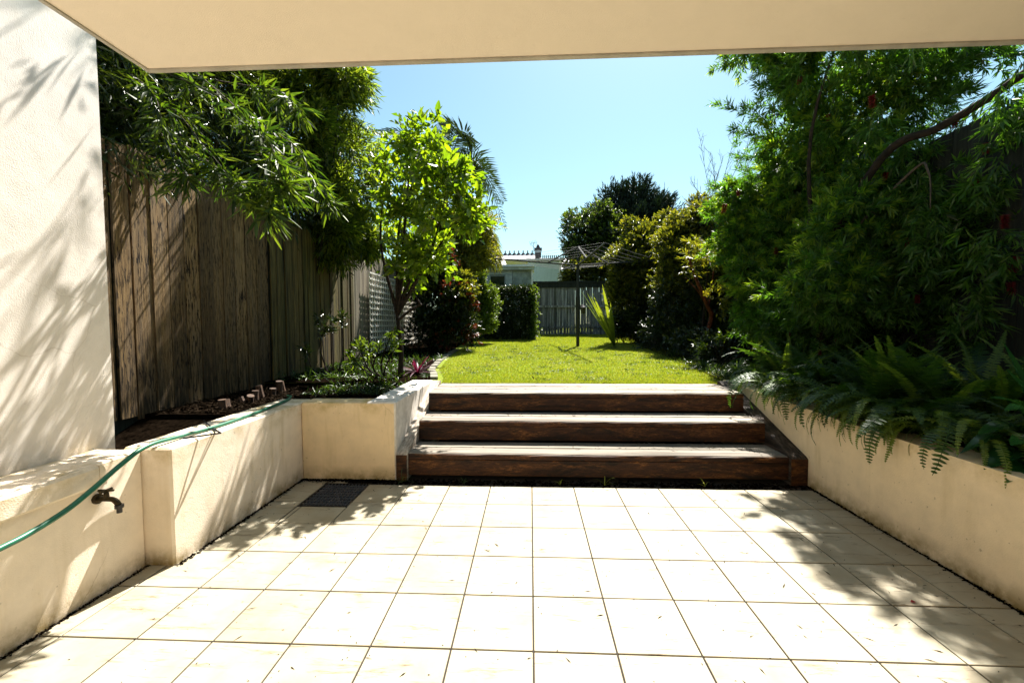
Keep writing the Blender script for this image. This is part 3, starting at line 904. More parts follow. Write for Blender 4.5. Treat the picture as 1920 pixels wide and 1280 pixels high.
# neighbour's gable on the right, above the fence
nb = thing('house', (6.6, 10, 0), 'neighbouring house gable with a white bargeboard showing above the right fence', 'house')
g0, g1 = at(1453, 393, 10.0), at(1492, 345, 10.0)
b = MB()
dx = g1.x - g0.x
b.V += [(g0.x, 10, g0.z), (g1.x + 1.2, 10, g1.z + 1.2 * (g1.z - g0.z) / dx), (g1.x + 1.2 + 1.6, 10, g0.z + 0.1), (g0.x, 16, g0.z), (g1.x + 1.2, 16, g1.z + 1.2 * (g1.z - g0.z) / dx), (g1.x + 2.8, 16, g0.z + 0.1)]
b.F += [(0, 1, 4, 3), (1, 2, 5, 4), (0, 2, 1), (3, 4, 5)]
b.build('roof', M['ridge'], nb)
MB().box(g0.x + 0.12, g1.x + 2.7, 10.05, 15.9, 0, g0.z - 0.01).build('wall', M['rightpal'], nb)
apex = Vector((g1.x + 1.2, 9.95, g1.z + 1.2 * (g1.z - g0.z) / dx))
b = MB()
dn = Vector((0, 0, -0.17))
s0 = Vector((g0.x - 0.05, 9.95, g0.z - 0.02))
b.V += [tuple(s0), tuple(apex), tuple(apex + dn), tuple(s0 + dn)] + [tuple(v + Vector((0, 0.045, 0))) for v in (s0, apex, apex + dn, s0 + dn)]
b.F += [(0, 3, 2, 1), (4, 5, 6, 7), (0, 1, 5, 4), (3, 7, 6, 2), (0, 4, 7, 3), (1, 2, 6, 5)]
b.build('bargeboard', M['white'], nb)

# ================================================================== CLOTHESLINE
PX, PY = 1.225, 10.7
cz0 = lawn_z(PY)
hub_z = at(1085, 497, PY).z
cl_ = thing('rotary_clothesline', (PX, PY, cz0), 'dark steel rotary clothesline standing alone in the middle of the lawn', 'clothesline')
b = MB(); b.tube([(PX, PY, cz0 - 0.05), (PX, PY, cz0 + 1.25)], 0.043, 10); b.build('lower_mast', M['steel'], cl_)
b = MB(); b.tube([(PX, PY, cz0 + 1.251), (PX, PY, hub_z + 0.02)], 0.036, 10); b.build('upper_mast', M['steel'], cl_)
b = MB(); b.tube([(PX, PY, cz0 + 0.95), (PX, PY, cz0 + 1.27)], [0.062, 0.062], 10); b.tube([(PX, PY, cz0 + 1.05), (PX + 0.16, PY - 0.05, cz0 + 1.07), (PX + 0.17, PY - 0.05, cz0 + 0.96)], 0.012, 6)
b.build('winding_handle', M['steel'], cl_)
hub = Vector((PX, PY, hub_z))
apx = hub + Vector((0, 0, 0.50))
b = MB(); b.tube([hub + Vector((0, 0, 0.021)), apx], 0.02, 8); b.build('top_mast', M['steel'], cl_)
AL = 2.15
dirs = []
for k in range(4):
    a = rad(8 + 90 * k)
    dirs.append(Vector((math.cos(a), math.sin(a), 0)))
ends = []
for k, d in enumerate(dirs):
    e = hub + d * AL + Vector((0, 0, 0.14))
    ends.append(e)
    b = MB(); b.tube([hub + d * 0.04, e], 0.020, 8); arm = b.build('arm', M['steel'], cl_)
    b = MB(); b.tube([apx - Vector((0, 0, 0.03)), hub + d * 0.78 + Vector((0, 0, 0.06))], 0.02, 6); b.build('stay', M['steel'], cl_)
for j, fr_ in enumerate((0.99, 0.86, 0.73, 0.60, 0.47)):
    b = MB()
    for k in range(4):
        p = hub + (ends[k] - hub) * fr_ + Vector((0, 0, 0.024)); q = hub + (ends[(k + 1) % 4] - hub) * fr_ + Vector((0, 0, 0.024))
        mid = (p + q) / 2 - Vector((0, 0, 0.02))
        b.tube([p, mid, q], 0.003, 4)
    b.build('line_wire', M['wire'], cl_)
# peg basket with pale hanger
pb = thing('peg_basket', (PX + 0.1, PY - 0.1, cz0 + 0.75), 'small dark peg basket and pale wire frame hooked on the clothesline mast', 'peg basket')
b = MB(); b.tube([(PX + 0.12, PY - 0.1, cz0 + 0.84), (PX + 0.12, PY - 0.1, cz0 + 0.99), (PX + 0.12, PY - 0.1, cz0 + 1.0), (PX + 0.12, PY - 0.1, cz0 + 1.06)], [0.05, 0.075, 0.08, 0.02], 10); b.build('basket', M['black'], pb)
b = MB()
t0 = Vector((PX + 0.13, PY - 0.12, cz0 + 0.84))
for q in (Vector((0.03, 0, -0.28)), Vector((0.18, 0.02, -0.22))):
    b.tube([t0, t0 + q], 0.006, 5)
b.tube([t0 + Vector((0.03, 0, -0.28)), t0 + Vector((0.18, 0.02, -0.22))], 0.006, 5)
b.tube([t0 + Vector((0.015, 0, -0.14)), t0 + Vector((0.09, 0.01, -0.11))], 0.005, 5)
b.build('wire_frame', M['wire'], pb)

# ================================================================== HOSE, TAP, BRACKET
hp = [(-2.14, 0.9, 0.46), (-2.135, 1.2, 0.475), (-2.13, 1.51, 0.505), (-2.135, 1.62, 0.515), (-2.14, 1.765, 0.548), (-2.15, 1.90, 0.60), (-2.16, 2.06, 0.672), (-2.165, 2.2, 0.716), (-2.165, 2.42, 0.711), (-2.14, 2.76, 0.706),
      (-2.16, 3.2, 0.708), (-2.22, 3.6, 0.706), (-2.32, 3.85, 0.70), (-2.50, 4.1, 0.66)]
hs = thing('garden_hose', (-2.15, 2.3, 0.7), 'green garden hose trailing along the left planter wall and down past the tap', 'hose')
b = MB(); b.tube(spline(hp, 8), 0.0125, 10); b.build('hose_pipe', M['hose'], hs, True)
tp = thing('garden_tap', (-2.24, 1.98, 0.51), 'small weathered brass tap on the left wall just under the hose', 'tap')
ty, tz = 1.985, 0.505
b = MB(); b.tube([(-2.2395, ty, tz), (-2.225, ty, tz)], 0.026, 10); b.build('wall_flange', M['brass'], tp)
b = MB(); b.tube(spline([(-2.225, ty, tz), (-2.18, ty, tz), (-2.145, ty, tz - 0.004), (-2.118, ty, tz - 0.03)], 4), [0.013] * 12 + [0.012], 8)
b.tube([(-2.185, ty, tz + 0.0), (-2.185, ty, tz + 0.038)], [0.014, 0.010], 8); b.build('tap_body', M['brass'], tp, True)
b = MB(); b.tube([(-2.118, ty, tz - 0.028), (-2.118, ty, tz - 0.045), (-2.118, ty, tz - 0.046), (-2.118, ty, tz - 0.07)], [0.019, 0.019, 0.012, 0.012], 10); b.build('hose_connector', M['black'], tp)
b = MB(); b.tube([(-2.225, ty + 0.0, tz + 0.042), (-2.145, ty, tz + 0.046)], [0.008, 0.006], 6); b.tube([(-2.185, ty - 0.03, tz + 0.044), (-2.185, ty + 0.03, tz + 0.044)], [0.007, 0.007], 6)
b.build('tap_handle', M['brass'], tp)
bk = thing('metal_stake', (-2.1, 2.6, 0.70), 'bent dark metal angle lying over the top edge of the left wall', 'bracket')
b = MB()
b.tube([(-2.38, 2.86, 0.703), (-2.20, 2.70, 0.703), (-1.985, 2.52, 0.706)], 0.0055, 6)
b.tube([(-1.985, 2.52, 0.706), (-2.13, 2.40, 0.703)], 0.0055, 6)
b.tube([(-2.16, 2.62, 0.712), (-1.995, 2.525, 0.709)], 0.004, 6)
b.build('bent_rod', M['iron'], bk)

# ================================================================== VEGETATION TOOLS
def unit(a):
    return a / np.maximum(np.linalg.norm(a, axis=-1, keepdims=True), 1e-9)


def rand_unit(rng, n):
    v = rng.normal(size=(n, 3))
    return unit(v)


def perp(rng, D):
    r = rand_unit(rng, len(D))
    return unit(r - D * (r * D).sum(1, keepdims=True))


def twig_leaves(rng, P, D, tl, k, ang, droop, ll, lw, jit=0.3):
    """P,D twig starts and directions -> leaf bases, directions, lengths, widths"""
    n = len(P)
    t = (np.arange(k) + 0.5) / k
    tl = tl * rng.uniform(0.6, 1.2, n)
    Dk = np.repeat(D, k, 0)
    tk = np.tile(t, n)
    base = np.repeat(P, k, 0) + Dk * (tk * np.repeat(tl, k))[:, None]
    base[:, 2] -= droop * 0.5 * (tk * np.repeat(tl, k)) ** 2 / max(tl.mean(), 1e-6)
    U = perp(rng, Dk)
    a = ang * (1.15 - 0.6 * tk) * rng.uniform(1 - jit, 1 + jit, n * k)
    d = Dk * np.cos(a)[:, None] + U * np.sin(a)[:, None]
    d[:, 2] -= droop * rng.uniform(0.3, 1.0, n * k)
    d = unit(d)
    L = ll * rng.uniform(0.65, 1.2, n * k)
    W = lw * rng.uniform(0.8, 1.15, n * k)
    return base, d, L, W


def leaf_mesh(name, data, m, parent, rng, n_obj=0, fold=0.22, up=0.8, shape='lance', part='leaf'):
    B, D, L, W = data
    n = len(B)
    off = np.array(wloc(parent)) if parent else np.zeros(3)
    up_v = np.zeros((n, 3)); up_v[:, 2] = 1
    r = up_v * up + rand_unit(rng, n) * (1 - up * 0.6)
    S = unit(np.cross(D, r))
    N = np.cross(S, D)
    wp = 0.38 if shape == 'lance' else 0.5
    if n_obj:
        # the nearest ones in view become leaves of their own
        v = B - np.array([0, 0, EYE])
        fw = v @ np.array([-math.sin(YAW), math.cos(YAW), 0])
        lat = v @ np.array([math.cos(YAW), math.sin(YAW), 0])
        sc = L / np.maximum(fw, 0.3)
        bad = (fw < 0.3) | (np.abs(lat / np.maximum(fw, .01)) > 1.23) | ((v[:, 2] / np.maximum(fw, .01)) > 0.72)
        sc[bad] = 0
        idx = np.argsort(-sc)[:n_obj]
        if shape == 'lance':
            V = [(0, 0, 0), (0.18, 0.32, 0.02), (0.18, -0.32, 0.02), (0.22, 0, 0), (0.5, 0.5, 0.0), (0.5, -0.5, 0.0), (0.55, 0, -0.03), (0.8, 0.26, -0.03), (0.8, -0.26, -0.03), (1, 0, -0.08)]
        else:
            V = [(0, 0, 0), (0.2, 0.42, 0.03), (0.2, -0.42, 0.03), (0.25, 0, 0), (0.52, 0.5, 0.02), (0.52, -0.5, 0.02), (0.55, 0, -0.02), (0.82, 0.27, -0.03), (0.82, -0.27, -0.03), (1, 0, -0.07)]
        V = [(x, y, z + abs(y) * fold * (0.5)) for x, y, z in V]
        F = [(0, 3, 1), (0, 2, 3), (1, 3, 6, 4), (2, 5, 6, 3), (4, 6, 9, 7), (6, 5, 8, 9)]
        me = bpy.data.meshes.new(part); me.from_pydata(V, [], F); me.update(); me.materials.append(m)
        for i in idx:
            Mx = Matrix(((D[i][0] * L[i], S[i][0] * W[i], N[i][0] * W[i], B[i][0] - off[0]),
                         (D[i][1] * L[i], S[i][1] * W[i], N[i][1] * W[i], B[i][1] - off[1]),
                         (D[i][2] * L[i], S[i][2] * W[i], N[i][2] * W[i], B[i][2] - off[2]), (0, 0, 0, 1)))
            o = bpy.data.objects.new(part, me)
            o.parent = parent
            C.objects.link(o)
            o.matrix_local = Mx
        keep = np.ones(n, bool); keep[idx] = False
        B, D, L, W, S, N = B[keep], D[keep], L[keep], W[keep], S[keep], N[keep]
        n = len(B)
    V = np.empty((n, 4, 3), np.float32)
    mid = B + D * (L * wp)[:, None] + N * (W * fold)[:, None]
    V[:, 0] = B
    V[:, 1] = mid + S * (W * 0.5)[:, None]
    V[:, 2] = B + D * L[:, None] - N * (L * 0.06)[:, None]
    V[:, 3] = mid - S * (W * 0.5)[:, None]
    V -= off
    me = bpy.data.meshes.new(name)
    me.vertices.add(n * 4)
    me.vertices.foreach_set('co', V.reshape(-1))
    base = (np.arange(n) * 4)[:, None]
    F = np.concatenate([base + np.array([0, 1, 2]), base + np.array([0, 2, 3])], 1).astype(np.int32).reshape(-1)
    me.loops.add(len(F)); me.loops.foreach_set('vertex_index', F)
    me.polygons.add(n * 2)
    me.polygons.foreach_set('loop_start', np.arange(0, n * 6, 3, dtype=np.int32))
    me.update(calc_edges=True)
    me.materials.append(m)
    o = bpy.data.objects.new(name, me)
    if parent: o.parent = parent
    C.objects.link(o)
    o['kind'] = 'stuff'
    return o


def blob_twigs(rng, blobs, lumps=14, outward=0.8, upb=0.25, fill=0.55):
    """blobs: (centre, (rx,ry,rz), n). returns twig starts, directions; clumped, uneven outline"""
    Ps, Ds = [], []
    for c, r, n in blobs:
        c = np.array(c); r = np.array(r if hasattr(r, '__len__') else (r, r, r), float)
        lc = rand_unit(rng, lumps) * rng.uniform(0.35, 1.12, (lumps, 1))
        ls = rng.uniform(0.15, 0.45, lumps)
        which = rng.integers(0, lumps, n)
        u = rand_unit(rng, n) * (rng.uniform(0, 1, (n, 1)) ** (1 / 3 * fill * 1.2))
        q = lc[which] + u * ls[which][:, None]
        # some filling
        fl = rng.uniform(0, 1, n) < 0.22
        q[fl] = (rand_unit(rng, fl.sum()) * (rng.uniform(0, 1, (fl.sum(), 1)) ** 0.4)) * 0.9
        P = c + q * r
        out = unit(q) * 0.6 + unit(q - lc[which]) * 0.5
        d = out * outward + rand_unit(rng, n) * 0.55
        d[:, 2] += upb
        Ps.append(P); Ds.append(unit(d))
    return np.concatenate(Ps), np.concatenate(Ds)


def A(px, py, Y, r, n, yr=1.0, rz=None):
    """blob surveyed from the photograph: centre, radius in photo pixels, depth factor"""
    k = Y / FPX
    return (tuple(at(px, py, Y)), (r * k, r * k * yr, (rz or r) * k), n)


def limbs(parent, m, base, blobs, r0, name='limb', seed=1, fork=None):
    r = random.Random(seed)
    fk = Vector(fork) if fork else Vector(base)
    for c, rr, n in blobs:
        c = Vector(c)
        mid = (fk + c) / 2 + Vector((r.uniform(-.1, .1), r.uniform(-.1, .1), r.uniform(0, .15))) * (c - fk).length
        b = MB(); b.tube(spline([fk, mid, c], 5), list(np.linspace(r0, r0 * 0.2, 11)), 6); b.build(name, m, parent, True)


def shrub(name, label, cat, base, blobs, m, ll, lw, k=7, tl=0.18, ang=0.9, droop=0.15, seed=1, group=None, shape='ovate', n_obj=0, trunk=0.03, bark='bark', extra=None, lumps=14, up=0.7, upb=0.25, fork=None, stems=True):
    rng = np.random.default_rng(seed)
    t = thing(name, base, label, cat, group)
    P, D = blob_twigs(rng, blobs, lumps, upb=upb)
    data = twig_leaves(rng, P, D, tl, k, ang, droop, ll, lw)
    leaf_mesh('foliage', data, m, t, rng, n_obj, shape=shape, up=up)
    if extra:
        for (mm, frac, cond) in extra:
            sel = cond(P, D)
            Pp, Dp = P[sel], D[sel]
            nn = int(len(Pp) * frac)
            ix = rng.permutation(len(Pp))[:nn]
            d2 = twig_leaves(rng, Pp[ix] + Dp[ix] * tl * 0.6, Dp[ix], tl * 0.7, k, ang * 0.8, droop, ll, lw)
            leaf_mesh('young_or_sunlit_foliage', d2, mm, t, rng, shape=shape, up=up)
    if stems:
        limbs(t, M[bark], base, blobs[::3] if len(blobs) > 12 else blobs, trunk, 'stem', seed, fork)
    if fork:
        b = MB(); b.tube(spline([base, (Vector(base) + Vector(fork)) / 2 + Vector((0.03, 0, 0)), fork], 4), list(np.linspace(trunk * 1.5, trunk, 9)), 8); b.build('trunk', M[bark], t, True)
    return t


# ================================================================== LEFT SIDE PLANTS
# ---- bamboo overhanging the fence
rng = np.random.default_rng(11)
bam = thing('bamboo_clump', (-3.9, 3.6, 0.5), 'dark leafy bamboo leaning over the brown fence beside the white house wall', 'bamboo')
P_, D_ = blob_twigs(rng, [
    ((-4.2, 3.6, 4.2), (1.0, 1.3, 1.5), 2600),
    ((-4.2, 5.2, 4.2), (1.0, 1.4, 1.4), 2400),
    ((-4.3, 2.2, 4.6), (0.9, 1.2, 1.6), 1400),
    ((-3.7, 4.2, 5.4), (1.1, 1.6, 0.8), 1500),
    ((-2.6, 4.0, 5.2), (0.7, 1.2, 0.5), 110),
    ((-2.2, 2.9, 4.5), (0.5, 0.9, 0.5), 45),
    ((-3.5, 5.8, 3.3), (0.35, 1.0, 0.6), 700),
    ((-5.6, 4.6, 4.2), (0.9, 2.6, 2.2), 3200),
    ((-5.9, 7.6, 4.6), (1.0, 2.2, 2.6), 2200),
    ((-4.0, 3.2, 3.2), (0.5, 1.4, 0.5), 900),
], 22, upb=-0.1)
d1 = twig_leaves(rng, P_, D_, 0.26, 6, 0.75, 0.45, 0.155, 0.021)
# arching branches hanging out over the fence
arch = []
RB = random.Random(5)
hand = [((300, 135, 3.7), (380, 165, 3.4), (470, 220, 3.15), (505, 300, 3.0)),
        ((360, 130, 3.6), (430, 190, 3.2), (500, 260, 3.0), (520, 305, 2.95)),
        ((250, 170, 3.8), (320, 200, 3.5), (380, 270, 3.3), (430, 330, 3.2)),
        ((200, 200, 3.6), (270, 215, 3.4), (330, 290, 3.2), (350, 330, 3.1)),
        ((330, 260, 3.7), (400, 310, 3.3), (470, 360, 3.05), (505, 395, 2.9)),
        ((380, 300, 3.6), (440, 340, 3.2), (510, 360, 3.0), (535, 350, 2.95)),
        ((400, 150, 4.0), (460, 160, 3.7), (520, 170, 3.5), (560, 200, 3.4)),
        ((440, 230, 4.2), (500, 240, 3.9), (560, 280, 3.7), (580, 330, 3.6)),
        ((230, 130, 3.4), (260, 150, 3.2), (290, 180, 3.05), (305, 230, 3.0)),
        ((480, 290, 4.6), (540, 300, 4.3), (590, 340, 4.1), (620, 380, 4.0))]
cul = MB()
Pa, Da = [], []
for h in hand:
    pts = spline([at(*q) for q in h], 7)
    cul.tube(pts, list(np.linspace(0.006, 0.0015, len(pts))), 5)
    for i in range(2, len(pts)):
        dd = (pts[i] - pts[i - 1]).normalized()
        if RB.random() < 0.38 and i < len(pts) - 2: continue
        for q in range(RB.choice([2, 3, 5])):
            v = dd * 0.6 + Vector((RB.uniform(-.9, .9), RB.uniform(-.9, .9), RB.uniform(-.8, .55)))
            Pa.append(pts[i]); Da.append(v.normalized())
Pa = np.array(Pa); Da = np.array(Da)
d2 = twig_leaves(rng, Pa, Da, 0.13, 5, 0.75, 0.45, 0.155, 0.024, 0.6)
leaf_mesh('foliage', d1, L_bam, bam, rng, 0, up=0.6)
leaf_mesh('hanging_foliage', d2, L_bamh, bam, rng, 290, up=0.5)
cul.build('branch', M['twig'], bam, True)
for k in range(16):
    bx, by = RB.uniform(-4.6, -3.6), RB.uniform(2.4, 6.2)
    pts = spline([(bx, by, 0.4), (bx + RB.uniform(-.1, .1), by, 2.4), (bx + RB.uniform(-.1, .4), by + RB.uniform(-.2, .2), 4.2), (bx + RB.uniform(0, 1.1), by + RB.uniform(-.4, .3), 5.6)], 5)
    b = MB(); b.tube(pts, list(np.linspace(0.022, 0.006, len(pts))), 6); b.build('culm', M['bark'], bam, True)

# ---- second, paler bamboo further along
shrub('bamboo_clump', 'paler sunlit small leaved bamboo between the dark bamboo and the broad leaved tree', 'bamboo', (-3.9, 6.8, 0.6),
      [A(610, 190, 6.5, 60, 480), A(640, 290, 6.8, 60, 480), A(560, 250, 6.2, 85, 900), A(670, 380, 7.2, 45, 360), A(600, 385, 6.5, 75, 660), A(640, 140, 6.4, 45, 500), A(560, 130, 6.2, 70, 540), A(480, 200, 6.2, 90, 720), A(680, 440, 7.0, 35, 600), A(620, 445, 6.6, 35, 600)],
      L_bam2, 0.145, 0.027, k=7, tl=0.22, ang=0.7, droop=0.35, seed=12, shape='lance', trunk=0.02, lumps=10, upb=0.0, n_obj=0)
# a few tufts standing out against the sky
rng = np.random.default_rng(31)
t2 = [o for o in C.objects if o.name == 'bamboo_clump.001'][0]
Pt = []; Dt = []
for (px, py, qx, qy) in ((650, 145, 695, 165), (655, 180, 700, 190), (650, 215, 705, 245), (660, 300, 715, 280), (640, 330, 700, 330), (690, 300, 712, 262), (560, 130, 640, 120)):
    a, b_ = at(px, py, 6.6), at(qx, qy, 6.4)
    for k in range(16):
        f = k / 15
        Pt.append(a.lerp(b_, f)); v = (b_ - a).normalized() + Vector(tuple(rng.normal(size=3) * 0.45)); Dt.append(v.normalized())
leaf_mesh('tip_foliage', twig_leaves(rng, np.array(Pt), np.array(Dt), 0.12, 6, 0.7, 0.35, 0.11, 0.02), L_bam2, t2, rng, up=0.6)

# ---- broad leaved tree on the left bed
tb = (-1.76, 5.45, 0.63)
fork = at(745, 590, 5.45)
lt_blobs = [A(792, 300, 5.2, 50, 120), A(835, 370, 5.0, 58, 150), A(745, 385, 5.4, 50, 130), A(880, 400, 5.0, 36, 80), A(775, 455, 5.3, 46, 110), A(818, 475, 5.2, 34, 60), A(757, 515, 5.3, 28, 45), A(772, 258, 5.2, 22, 22), A(728, 320, 5.4, 30, 40), A(860, 330, 5.1, 30, 40)]
shrub('broad_leaved_tree', 'small tree with bright yellow green broad leaves and thin dark trunk, left bed', 'tree', tb, lt_blobs, L_lime, 0.115, 0.06, k=5, tl=0.17, ang=1.0, droop=0.35, seed=14, n_obj=300, trunk=0.026, fork=tuple(fork), lumps=9, up=0.5, upb=0.4)
limb_t = [o for o in C.objects if o.name == 'broad_leaved_tree'][0]
b = MB(); b.tube(spline([at(745, 602, 5.45), at(765, 585, 5.4), at(790, 570, 5.35)], 4), list(np.linspace(0.022, 0.015, 9)), 7); b.build('limb', M['bark'], limb_t, True)
b = MB(); b.tube(spline([at(788, 571, 5.35), at(776, 540, 5.3), at(800, 480, 5.3)], 4), list(np.linspace(0.015, 0.006, 9)), 7); b.build('limb', M['bark'], limb_t, True)

# ---- dark backing shrubs along the fence behind the tree
def patch(P, s, seed=0):
    """smooth pseudo-random field in 0..1 used to place patches of new growth and of leaves painted sunlit"""
    r = np.random.default_rng(seed)
    v = 0
    for k in range(4):
        w_ = r.normal(size=3) * s; v = v + np.sin(P @ w_ + r.uniform(0, 6))
    return 0.5 + v / 8


def chi(P, s, t, seed): return patch(P, s, seed) > t


shrub('leafy_shrub', 'dark dense shrub with red new tips at the lawn edge left of the hedge', 'shrub', (-2.3, 9.6, 0.75),
      [A(820, 560, 9.5, 52, 1700), A(850, 610, 9.4, 36, 900), A(815, 500, 9.7, 45, 1200), A(858, 545, 9.4, 32, 800), A(800, 620, 9.6, 40, 800)],
      L_dark, 0.078, 0.034, k=7, tl=0.16, seed=15, trunk=0.03,
      extra=[(L_red, 0.5, lambda P, D: (P[:, 0] > -2.0) & chi(P, 3.5, 0.6, 3)), (L_yel, 0.8, lambda P, D: (P[:, 2] > 2.0) & chi(P, 2.5, 0.35, 4))])
shrub('leafy_shrub', 'rounded fresh green shrub between the red tipped shrub and the dark hedge', 'shrub', (-1.7, 11.8, 0.82),
      [A(898, 560, 11.8, 30, 900), A(905, 600, 11.7, 26, 700), A(880, 600, 11.8, 26, 600), A(890, 525, 11.9, 22, 400)],
      L_grn, 0.07, 0.034, k=7, tl=0.14, seed=16, trunk=0.025)
shrub('leafy_shrub', 'tall yellow green shrub rising behind the broad leaved tree near the palm', 'shrub', (-2.6, 11.0, 0.8),
      [A(850, 440, 11, 48, 1400), A(885, 420, 11, 36, 900), A(880, 480, 11, 40, 1200), A(840, 500, 10.6, 40, 900), A(905, 470, 11, 26, 500), A(800, 430, 11, 50, 1000)],
      L_yel, 0.085, 0.035, k=7, tl=0.18, seed=17, trunk=0.04, extra=[(L_red, 0.25, lambda P, D: chi(P, 3, 0.62, 8) & (P[:, 2] < 3.6))])
# drooping yellow foliage at the right flank
rng = np.random.default_rng(33)
dr = thing('drooping_tree', (-1.5, 13.2, 0.85), 'drooping yellow green grassy foliage hanging left of the far roofs', 'tree')
Pd, Dd = [], []
for k in range(900):
    th = rng.uniform(-0.5, 1.0)
    s = at(895, 400, 13.0); e = at(905 + 28 * rng.uniform(-0.8, 1), 480 + rng.uniform(-8, 14), 13.0 + rng.uniform(-.6, .6))
    f = rng.uniform(0, 1) ** 0.7
    q = s.lerp(e, f) + Vector((0.22 * math.sin(f * 3), 0, 0)); Pd.append(q); Dd.append(((e - s).normalized() + Vector(tuple(rng.normal(size=3) * 0.15)) + Vector((0.25 * (1 - f), 0, 0))).normalized())
leaf_mesh('foliage', twig_leaves(rng, np.array(Pd), np.array(Dd), 0.2, 5, 0.25, 0.5, 0.28, 0.014), L_yel, dr, rng, up=0.3)
b = MB(); b.tube(spline([(-1.9, 13.3, 0.8), (-1.75, 13.2, 2.6), at(890, 410, 13.1)], 5), list(np.linspace(0.07, 0.03, 11)), 7); b.build('trunk', M['bark'], dr, True)

# ---- palm
pc = at(835, 345, 12.6)
palm = thing('palm_tree', (pc.x - 0.1, 12.6, 0.8), 'feathery palm with arching fronds behind the broad leaved tree', 'palm')
b = MB(); b.tube(spline([(pc.x - 0.1, 12.6, 0.7), (pc.x - 0.05, 12.6, 3), tuple(pc)], 6), list(np.linspace(0.13, 0.09, 13)), 8); b.build('trunk', M['bark'], palm, True)


def frond(parent, pts, m, ll, lw, n=34, name='frond', seed=0, droop=0.35, rr=0.012, taper=True, fan=0.12):
    r = np.random.default_rng(seed)
    sp_ = spline(pts, 8)
    q = np.array([tuple(p) for p in sp_])
    b = MB(); b.tube(sp_, list(np.linspace(rr, rr * 0.25, len(sp_))), 5)
    V, F = list(b.V), list(b.F)
    s = np.linspace(0.12, 0.99, n)
    for i, t_ in enumerate(s):
        f = t_ * (len(q) - 1); a = int(f); g = f - a
        p = q[a] * (1 - g) + q[min(a + 1, len(q) - 1)] * g
        d = unit((q[min(a + 1, len(q) - 1)] - q[max(a - 1, 0)])[None])[0]
        side = np.cross(d, [0, 0, 1.0]); side /= max(np.linalg.norm(side), 1e-6)
        nrm = np.cross(side, d)
        L = ll * (math.sin(math.pi * min(1, 0.12 + t_ * 0.86)) ** 0.6 if taper else 1) * r.uniform(0.85, 1.1)
        for sg in (-1, 1):
            e = side * sg * 0.85 + d * 0.5 + nrm * (0.12 if fan < 0.5 else sg * fan) + r.normal(size=3) * 0.06
            e /= np.linalg.norm(e)
            tip = p + e * L - np.array([0, 0, 1]) * L * droop
            mid = p + e * L * 0.45 - np.array([0, 0, 1]) * L * droop * 0.25
            n0 = len(V)
            V += [tuple(p), tuple(mid + d * lw * 0.5), tuple(tip), tuple(mid - d * lw * 0.5)]
            F += [(n0, n0 + 1, n0 + 2), (n0, n0 + 2, n0 + 3)]
    return mesh(name, V, F, m, parent)


fr_ends = [((700, 245), -40), ((760, 262), -25), ((890, 268), -55), ((905, 330), -30), ((946, 378), -50), ((950, 430), -85), ((820, 232), -30), ((860, 240), -45), ((740, 330), -50), ((930, 350), -60), ((700, 300), -60)]
for i, ((ex, ey), lift) in enumerate(fr_ends):
    Yd = 12.6 + [-0.8, 0.8, -0.4, 0.6, 0.2, -0.5, 1.0, -1.2, -0.9, 1.2, 0.7][i]
    e = at(ex, ey, Yd)
    mid = (pc + e) / 2 + Vector((0, 0, 0.0)); 
    mp_ = at((835 + ex) / 2, (345 + ey) / 2 + lift, (12.6 + Yd) / 2)
    frond(palm, [tuple(pc), tuple(mp_), tuple(e)], L_palm, 0.62, 0.045, n=46, seed=60 + i, droop=0.25, rr=0.022, fan=0.8)

# ---- hedge block by the shed
rng = np.random.default_rng(41)
hd = thing('hedge', (-0.7, 14.0, 0.86), 'dense dark clipped hedge in front of the green shed', 'hedge')
hx0, hx1 = at(900, 600, 13.4).x - 0.3, at(999, 600, 13.4).x
hz1 = at(950, 541, 13.4).z
n = 5200
P = np.stack([rng.uniform(hx0, hx1, n), rng.uniform(13.4, 14.7, n), rng.uniform(0.86, hz1, n)], 1)
# push most of the twigs to the faces
f = rng.integers(0, 4, n)
P[f == 0, 1] = 13.42 + rng.uniform(0, 0.12, (f == 0).sum()); P[f == 1, 2] = hz1 - rng.uniform(-0.03, 0.16, (f == 1).sum()); P[f == 2, 0] = hx1 - rng.uniform(0, 0.12, (f == 2).sum())
D = unit(rng.normal(size=(n, 3)) * 0.6 + np.stack([(f == 2) * 1.0, (f == 0) * -1.0, (f == 1) * 1.0 + 0.2], 1))
leaf_mesh('foliage', twig_leaves(rng, P, D, 0.12, 7, 0.9, 0.1, 0.075, 0.036), L_dark, hd, rng, up=0.6)
for k in range(6):
    b = MB(); xx = hx0 + 0.4 + k * 0.3; b.tube([(xx, 14.1, 0.8), (xx + 0.03, 14.1, 2.2)], [0.03, 0.015], 6); b.build('stem', M['bark'], hd)
# lit climber twigs at the right end of the hedge
rng = np.random.default_rng(42)
n = 260
P = np.stack([rng.normal(hx1 + 0.05, 0.07, n), rng.uniform(13.2, 13.5, n), rng.uniform(0.9, hz1 + 0.05, n)], 1)
leaf_mesh('flank_foliage', twig_leaves(rng, P, rand_unit(rng, n), 0.1, 6, 0.9, 0.1, 0.07, 0.036), L_grn, hd, rng, up=0.6)

